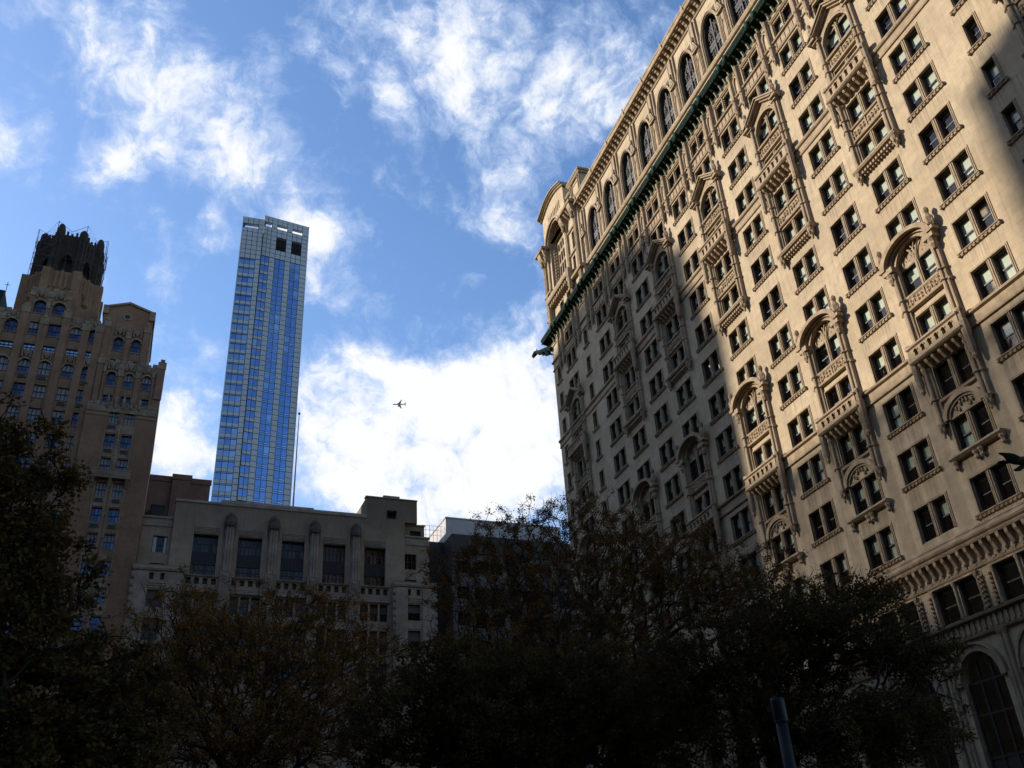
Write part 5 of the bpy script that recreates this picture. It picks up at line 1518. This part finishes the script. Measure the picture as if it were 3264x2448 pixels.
def grow(name, label, base, trunk_r, fork, blobs, npts, nleaf, lsize, mat, seed, lean=(0, 0), twig=.006, leafprob=1.0):
    rg = np.random.default_rng(seed)
    P = []
    vol = np.array([b[3] * b[3] * b[4] for b in blobs]); vol = vol / vol.sum()
    for b, f in zip(blobs, vol):
        k = max(6, int(npts * f))
        d = rg.normal(size=(k, 3)); d /= np.linalg.norm(d, axis=1)[:, None]
        r = rg.random(k) ** (1 / 2.4) * (1 + .16 * rg.normal(size=k))
        P.append(np.array(b[:3]) + d * r[:, None] * np.array([b[3], b[3] * .85, b[4]]))
    P = np.concatenate(P)
    nodes = [np.array([base[0], base[1], -.2])]; par = [-1]
    top = np.array([base[0] + lean[0], base[1] + lean[1], fork])
    for k in range(1, 7):
        t = k / 6
        nodes.append(nodes[0] * (1 - t) + top * t + np.array([math.sin(t * 5 + seed), math.cos(t * 4 + seed), 0]) * trunk_r * .35); par.append(k - 1)
    N = np.zeros((len(P) + 7, 3)); N[:7] = nodes
    L = np.zeros(len(P) + 7); L[1:7] = [np.linalg.norm(nodes[k] - nodes[0]) for k in range(1, 7)]
    n_ = 7
    best = np.full(len(P), 1e9); bi = np.zeros(len(P), int); done = np.zeros(len(P), bool)
    for k in range(4, 7):
        c = np.linalg.norm(P - N[k], axis=1) ** 1.6 + .35 * L[k]
        u = c < best; best[u] = c[u]; bi[u] = k
    for _ in range(len(P)):
        c = np.where(done, 1e9, best); i = int(c.argmin())
        q, p0 = P[i], N[bi[i]]
        N[n_] = q; par.append(int(bi[i])); L[n_] = L[bi[i]] + np.linalg.norm(q - p0); done[i] = True
        c = np.linalg.norm(P - q, axis=1) ** 1.6 + .35 * L[n_]
        u = c < best; best[u] = c[u]; bi[u] = n_
        n_ += 1
    kids = [[] for _ in range(n_)]
    for k in range(1, n_): kids[par[k]].append(k)
    area = np.zeros(n_)
    for k in range(n_ - 1, 0, -1):
        if not kids[k]: area[k] = 1.0
        area[par[k]] += area[k]
    rad = twig + (trunk_r - twig) * (area / area[1]) ** .52
    rad[0] = trunk_r * 1.35
    mb = MB()
    V = mb.v
    for k in range(1, n_):
        a, b = N[par[k]], N[k]
        r0, r1 = min(rad[par[k]], rad[k] * 1.6), rad[k]
        sides = 8 if r1 > .08 else (5 if r1 > .025 else 3)
        mid = (a + b) / 2 + rg.normal(size=3) * np.linalg.norm(b - a) * .09
        pts = [(p[0], -p[1], p[2]) for p in (a, mid, b)]
        mb.tube(pts, [r0, (r0 + r1) / 2, r1], sides, 0)
    ends = [k for k in range(7, n_) if not kids[k]]
    cen = P.mean(axis=0)
    for k in ends:                                   # fine bare twigs beyond the last leaves
        out = N[k] - cen; out /= np.linalg.norm(out) + 1e-6
        for _ in range(2):
            d = out * .6 + np.array([0, 0, .55]) + rg.normal(size=3) * .45
            d *= (.22 + .35 * rg.random()) / np.linalg.norm(d)
            e = N[k] + d
            m_ = N[k] + d * .5 + rg.normal(size=3) * .03
            mb.tube([(p[0], -p[1], p[2]) for p in (N[k], m_, e)], [twig, twig * .8, twig * .5], 3, 0)
    root = thing(name, label, 'tree', (0, 0, 0), 0, 'churchyard trees')
    mb.build('trunk', M['bark'], root, None, True)
    # leaves: small bent blades scattered round the outer twigs
    tips = np.array([k for k in range(7, n_) if area[k] <= 6])
    w_ = 1.0 / np.sqrt(area[tips]); 
    cl_ = rg.random(len(tips)) ** 1.6 * w_; cl_ /= cl_.sum()
    pick = rg.choice(tips, nleaf, p=cl_)
    off = rg.normal(size=(nleaf, 3)) * np.array([.30, .30, .24]) * (lsize * 2.2 + .22)
    C = N[pick] + off
    a = rg.normal(size=(nleaf, 3)); a[:, 2] *= .6; a /= np.linalg.norm(a, axis=1)[:, None]
    b = np.cross(a, rg.normal(size=(nleaf, 3))); b /= np.linalg.norm(b, axis=1)[:, None]
    nn = np.cross(a, b)
    s = lsize * (.55 + .8 * rg.random(nleaf))[:, None]
    v0 = C - a * s * .62; v2 = C + a * s * .62 - nn * s * .18
    v1 = C + b * s * .42 + a * s * .05 + nn * s * .10; v3 = C - b * s * .42 + a * s * .05 + nn * s * .10
    vv = np.empty((nleaf * 4, 3)); vv[0::4] = v0; vv[1::4] = v1; vv[2::4] = v2; vv[3::4] = v3
    me = bpy.data.meshes.new('crown')
    me.vertices.add(nleaf * 4); me.vertices.foreach_set('co', vv.ravel())
    me.loops.add(nleaf * 4); me.loops.foreach_set('vertex_index', np.arange(nleaf * 4, dtype=np.int32))
    me.polygons.add(nleaf); me.polygons.foreach_set('loop_start', np.arange(0, nleaf * 4, 4, dtype=np.int32))
    me.update(calc_edges=True)
    me.materials.append(mat)
    link('crown', me, root)
    return root


LG = leaf_mat('dark green autumn leaves', [(0.042, 0.032, 0.012), (0.062, 0.045, 0.015), (0.092, 0.058, 0.018), (0.140, 0.070, 0.020)])
LO = leaf_mat('rusty autumn leaves', [(0.075, 0.048, 0.017), (0.130, 0.072, 0.021), (0.220, 0.098, 0.024), (0.40, 0.150, 0.028)])
LM = leaf_mat('olive and rust leaves', [(0.060, 0.042, 0.016), (0.100, 0.062, 0.019), (0.170, 0.082, 0.022), (0.34, 0.128, 0.025)])
A_ = [(-3.69, 18.64, 10.51, 0.68, 1.06), (-3.17, 18.73, 9.78, 0.93, 0.93), (-3.75, 18.72, 8.6, 1.40, 1.43), (-3.0, 18.86, 7.5, 1.30, 1.2), (-2.64, 18.82, 6.0, 1.85, 1.85), (-1.27, 18.96, 5.3, 1.42, 1.42), (-4.6, 18.6, 8.0, 1.8, 2.4), (-3.4, 18.8, 4.6, 2.0, 1.2)]
B_ = [(-0.0, 34.0, 11.69, 2.08, 1.21), (4.07, 33.76, 11.89, 2.27, 1.02), (1.99, 33.94, 10.63, 3.62, 1.43), (6.32, 33.41, 10.39, 1.91, 1.01), (-0.14, 34.0, 9.33, 2.85, 1.69), (4.01, 33.76, 9.02, 3.58, 1.63), (2.07, 33.94, 7.31, 4.69, 1.56)]
C_ = [(14.18, 35.26, 17.04, 1.5, 0.68), (12.87, 35.75, 15.42, 2.54, 1.74), (16.12, 34.41, 15.7, 2.95, 1.61), (18.57, 33.15, 14.42, 2.88, 1.57), (11.76, 36.13, 13.17, 2.73, 2.47), (15.27, 34.8, 12.91, 4.27, 2.2), (19.8, 32.43, 12.77, 2.93, 1.91), (21.25, 31.5, 11.9, 1.87, 1.62), (21.9, 31.0, 13.2, 1.8, 1.3), (22.9, 30.2, 11.6, 1.7, 1.5), (10.2, 36.6, 15.0, 1.4, 1.0), (14.41, 35.16, 9.58, 5.58, 3.22)]
D_ = [(15.6, 18.24, 8.16, 1.0, 0.46), (14.68, 18.99, 7.5, 2.14, 0.92), (13.71, 19.7, 6.74, 1.83, 1.14), (15.8, 18.06, 6.61, 1.4, 0.66), (16.31, 17.61, 6.29, 0.94, 0.58), (13.14, 20.08, 5.5, 1.64, 1.12), (15.03, 18.71, 5.04, 2.38, 0.86), (11.78, 20.91, 6.77, 1.55, 1.16)]
E_ = [(7.59, 25.91, 7.61, 2.3, 1.24), (6.06, 26.31, 6.42, 2.06, 1.29), (8.86, 25.5, 6.27, 3.02, 1.64), (11.87, 24.25, 6.05, 2.74, 1.63), (10.68, 24.8, 7.67, 2.04, 0.98)]
grow('broadleaf_tree', 'dark green tree with large leaves at the left, in front of the brown tower', (-4.2, 18.6), .22, 4.0, A_, 1500, 60000, .08, LG, 3)
grow('broadleaf_tree', 'rusty half bare tree with forked limbs in front of the grey hall', (2.4, 33.9), .30, 3.6, B_, 3800, 95000, .060, LO, 5)
grow('broadleaf_tree', 'tallest thin topped rusty tree, its bare twigs against the sky beside the ornate facade', (13.9, 35.4), .34, 6.0, C_, 5200, 185000, .058, LM, 8)
grow('broadleaf_tree', 'dark green tree at the lower right over the ornate building\'s ground floor arches', (13.4, 19.9), .20, 2.8, D_, 2200, 62000, .062, LG, 13)
grow('broadleaf_tree', 'dense nearly black green tree at the bottom centre below the tallest tree', (8.8, 25.5), .26, 2.6, E_, 2200, 85000, .075, LG, 21)

# ================================================================ capped steel pole
pl_ = MB()
pl_.lathe(0, 0, [(.14, 0), (.14, .03), (.080, .05), (.064, 2.4), (.056, 3.22)], 20, 0)
pl_.lathe(0, 0, [(.064, 3.20), (.069, 3.22), (.069, 3.40), (.063, 3.425)], 20, 1)
pl_.lathe(0, 0, [(.17, 0), (.17, .02), (.16, .025)], 20, 0)
po = pl_.build('steel_pole', [M['steel'], plain('dark pole cap', (.014, .015, .018), .45, .0, .2, 3.0, .12)], None, None, False)
for p_ in po.data.polygons: p_.use_smooth = len(p_.vertices) == 4
po.location = (5.65, 8.25, 0)
tag(po, 'grey steel pole with a dark cap standing among the trees at bottom right', 'pole')

# ================================================================ airliner
ap = thing('airliner', 'small twin engined airliner crossing the sky above the clouds', 'airplane', (513.9, 2344.3, 1341.0))
S = 39.0
hd = math.atan2(8.38, -38.2)            # nose towards the left of the view
ap.rotation_euler = (R_(18), 0, hd)
fm = MB()
fus = [(-.5, .005), (-.485, .02), (-.45, .038), (-.38, .05), (-.2, .053), (.15, .053), (.28, .045), (.40, .026), (.5, .008)]
rings = []
for x, r in fus:
    rings.append([fm.p(-x * S, r * S * math.cos(2 * math.pi * k / 12), r * S * math.sin(2 * math.pi * k / 12) + (.02 * S * max(0, x - .2) * 2)) for k in range(12)])
for A, B in zip(rings, rings[1:]):
    for k in range(12): fm.f.append([A[k], A[(k + 1) % 12], B[(k + 1) % 12], B[k]]); fm.mi.append(0)
fm.f += [rings[0], rings[-1]]; fm.mi += [0, 0]
fm.build('fuselage', plain('white aircraft paint', (.6, .62, .65), .35), ap, None, True)
AG = plain('grey wing skin', (.42, .45, .50), .4)


def wing(mb, pts, t):
    a = [mb.p(-x * S, y * S, z * S + t) for x, y, z in pts]; b = [mb.p(-x * S, y * S, z * S - t) for x, y, z in pts]
    mb.f += [a, b]; mb.mi += [0, 0]
    for k in range(len(a)): mb.f.append([a[k], a[(k + 1) % len(a)], b[(k + 1) % len(a)], b[k]]); mb.mi.append(0)


for sg in (-1, 1):
    w1 = MB(); wing(w1, [(-.12, sg * .04, -.02), (.10, sg * .04, -.02), (.13, sg * .16, -.005), (.21, sg * .46, .03), (.165, sg * .46, .03)], .3); w1.build('wing', AG, ap)
    w2 = MB(); wing(w2, [(.38, sg * .02, .02), (.48, sg * .02, .02), (.50, sg * .17, .03), (.46, sg * .17, .03)], .15); w2.build('tailplane', AG, ap)
    en = MB()
    rg_ = [[en.p(-(x) * S, (sg * .16 + r * math.cos(2 * math.pi * k / 10)) * S, (-.05 + r * math.sin(2 * math.pi * k / 10)) * S) for k in range(10)] for x, r in ((-.11, .022), (-.09, .028), (-.03, .027), (.02, .016))]
    for A, B in zip(rg_, rg_[1:]):
        for k in range(10): en.f.append([A[k], A[(k + 1) % 10], B[(k + 1) % 10], B[k]]); en.mi.append(0)
    en.f += [rg_[0], rg_[-1]]; en.mi += [0, 0]
    en.build('engine', plain('engine cowl', (.12, .13, .16), .35), ap, None, True)
fn = MB()
fa = [(.34, 0, .05), (.40, 0, .07), (.46, 0, .19), (.52, 0, .19), (.49, 0, .05)]
a = [fn.p(-x * S, .2, z * S) for x, y, z in fa]; b = [fn.p(-x * S, -.2, z * S) for x, y, z in fa]
fn.f += [a, b]; fn.mi += [0, 0]
for k in range(5): fn.f.append([a[k], a[(k + 1) % 5], b[(k + 1) % 5], b[k]]); fn.mi.append(0)
fn.build('tail_fin', plain('red tail paint', (.30, .09, .11), .4), ap)

# ================================================================ bird flying past at the right edge
bird = thing('bird', 'dark winged brown bird flying at the right edge in front of the ornate facade', 'bird', (9.245, 7.64, 6.11))
Fv, Rv, Uv = Vector(FW), Vector(RT), Vector(UP)
# body axis (nose) to the right of the view, wings raised to both sides
bm_ = bpy.data.meshes.new('body_skin')
ax = (Rv * .80 - Fv * .55 + Vector((0, 0, .15))).normalized(); upv = (Vector((0, 0, 1)) - ax * ax.z).normalized(); sd = ax.cross(upv)
sp = [(-.17, .012), (-.12, .028), (-.05, .052), (.03, .060), (.09, .050), (.13, .034), (.165, .036), (.195, .028), (.215, .012), (.235, .004)]
mbb = MB()
rings = []
for x, r in sp:
    c = ax * x + upv * (.03 * max(0, (x - .1)) / .1)
    rings.append([mbb.p(*(lambda q: (q.x, -q.y, q.z))(c + (sd * math.cos(2 * math.pi * k / 12) + upv * math.sin(2 * math.pi * k / 12)) * r)) for k in range(12)])
for A, B in zip(rings, rings[1:]):
    for k in range(12): mbb.f.append([A[k], A[(k + 1) % 12], B[(k + 1) % 12], B[k]]); mbb.mi.append(0)
mbb.f += [rings[0], rings[-1]]; mbb.mi += [0, 0]
off = Rv * .085
mbb.build('body', plain('brown bird plumage', (.11, .065, .030), .8, 0, .5, 30), bird, off, True)


def feather_wing(pts, sgn):
    mb = MB(); q = [Vector(p) for p in pts]
    cen = sum(q, Vector()) / len(q)
    nrm = (q[1] - q[0]).cross(q[2] - q[0]).normalized()
    t = .004
    A = [mb.p(v.x + nrm.x * t, -(v.y + nrm.y * t), v.z + nrm.z * t) for v in q]; B = [mb.p(v.x - nrm.x * t, -(v.y - nrm.y * t), v.z - nrm.z * t) for v in q]
    ca = mb.p(*(lambda w: (w.x, -w.y, w.z))(cen + nrm * .012)); cb = mb.p(*(lambda w: (w.x, -w.y, w.z))(cen - nrm * .006))
    n = len(q)
    for k in range(n):
        mb.f += [[A[k], A[(k + 1) % n], ca], [B[k], B[(k + 1) % n], cb], [A[k], A[(k + 1) % n], B[(k + 1) % n], B[k]]]; mb.mi += [0, 0, 0]
    return mb


WM = plain('black flight feathers', (.012, .011, .010), .7)
# far wing sweeps up and to the left of the view; outline in (right, up, depth) metres
W1 = [(.085, .02), (.03, .055), (-.03, .085), (-.085, .094), (-.13, .096), (-.175, .098), (-.215, .095), (-.20, .075), (-.16, .055), (-.135, .025), (-.11, -.01), (-.07, -.035), (-.02, -.05), (.03, -.05), (.085, -.04)]
feather_wing([Rv * a + Uv * b + Fv * (.10 * (.085 - a)) for a, b in W1], 1).build('wing', WM, bird)
W2 = [(.085, -.03), (.04, -.05), (-.01, -.075), (-.07, -.112), (-.03, -.125), (.03, -.122), (.085, -.09)]
feather_wing([Rv * a + Uv * b - Fv * (.25 * (.085 - a)) for a, b in W2], -1).build('wing', WM, bird)
TL = [(.02, -.01), (-.03, -.045), (-.05, -.075), (-.02, -.09), (.03, -.06)]
hb = MB()
hp = off + ax * .185 + upv * .02
for s_ in (-1, 1): 
    e = hp + sd * s_ * .030 + upv * .008
    hb.lathe(e.x, -e.y, [(.001, e.z - .006), (.006, e.z), (.001, e.z + .006)], 6, 0)
hb.build('eye', M['spandrel'], bird)
tf = feather_wing([off - ax * .13 + sd * .018, off - ax * .20 + sd * .05, off - ax * .27 + sd * .055, off - ax * .29, off - ax * .27 - sd * .055, off - ax * .20 - sd * .05, off - ax * .13 - sd * .018], 1)
tf.build('tail', WM, bird)
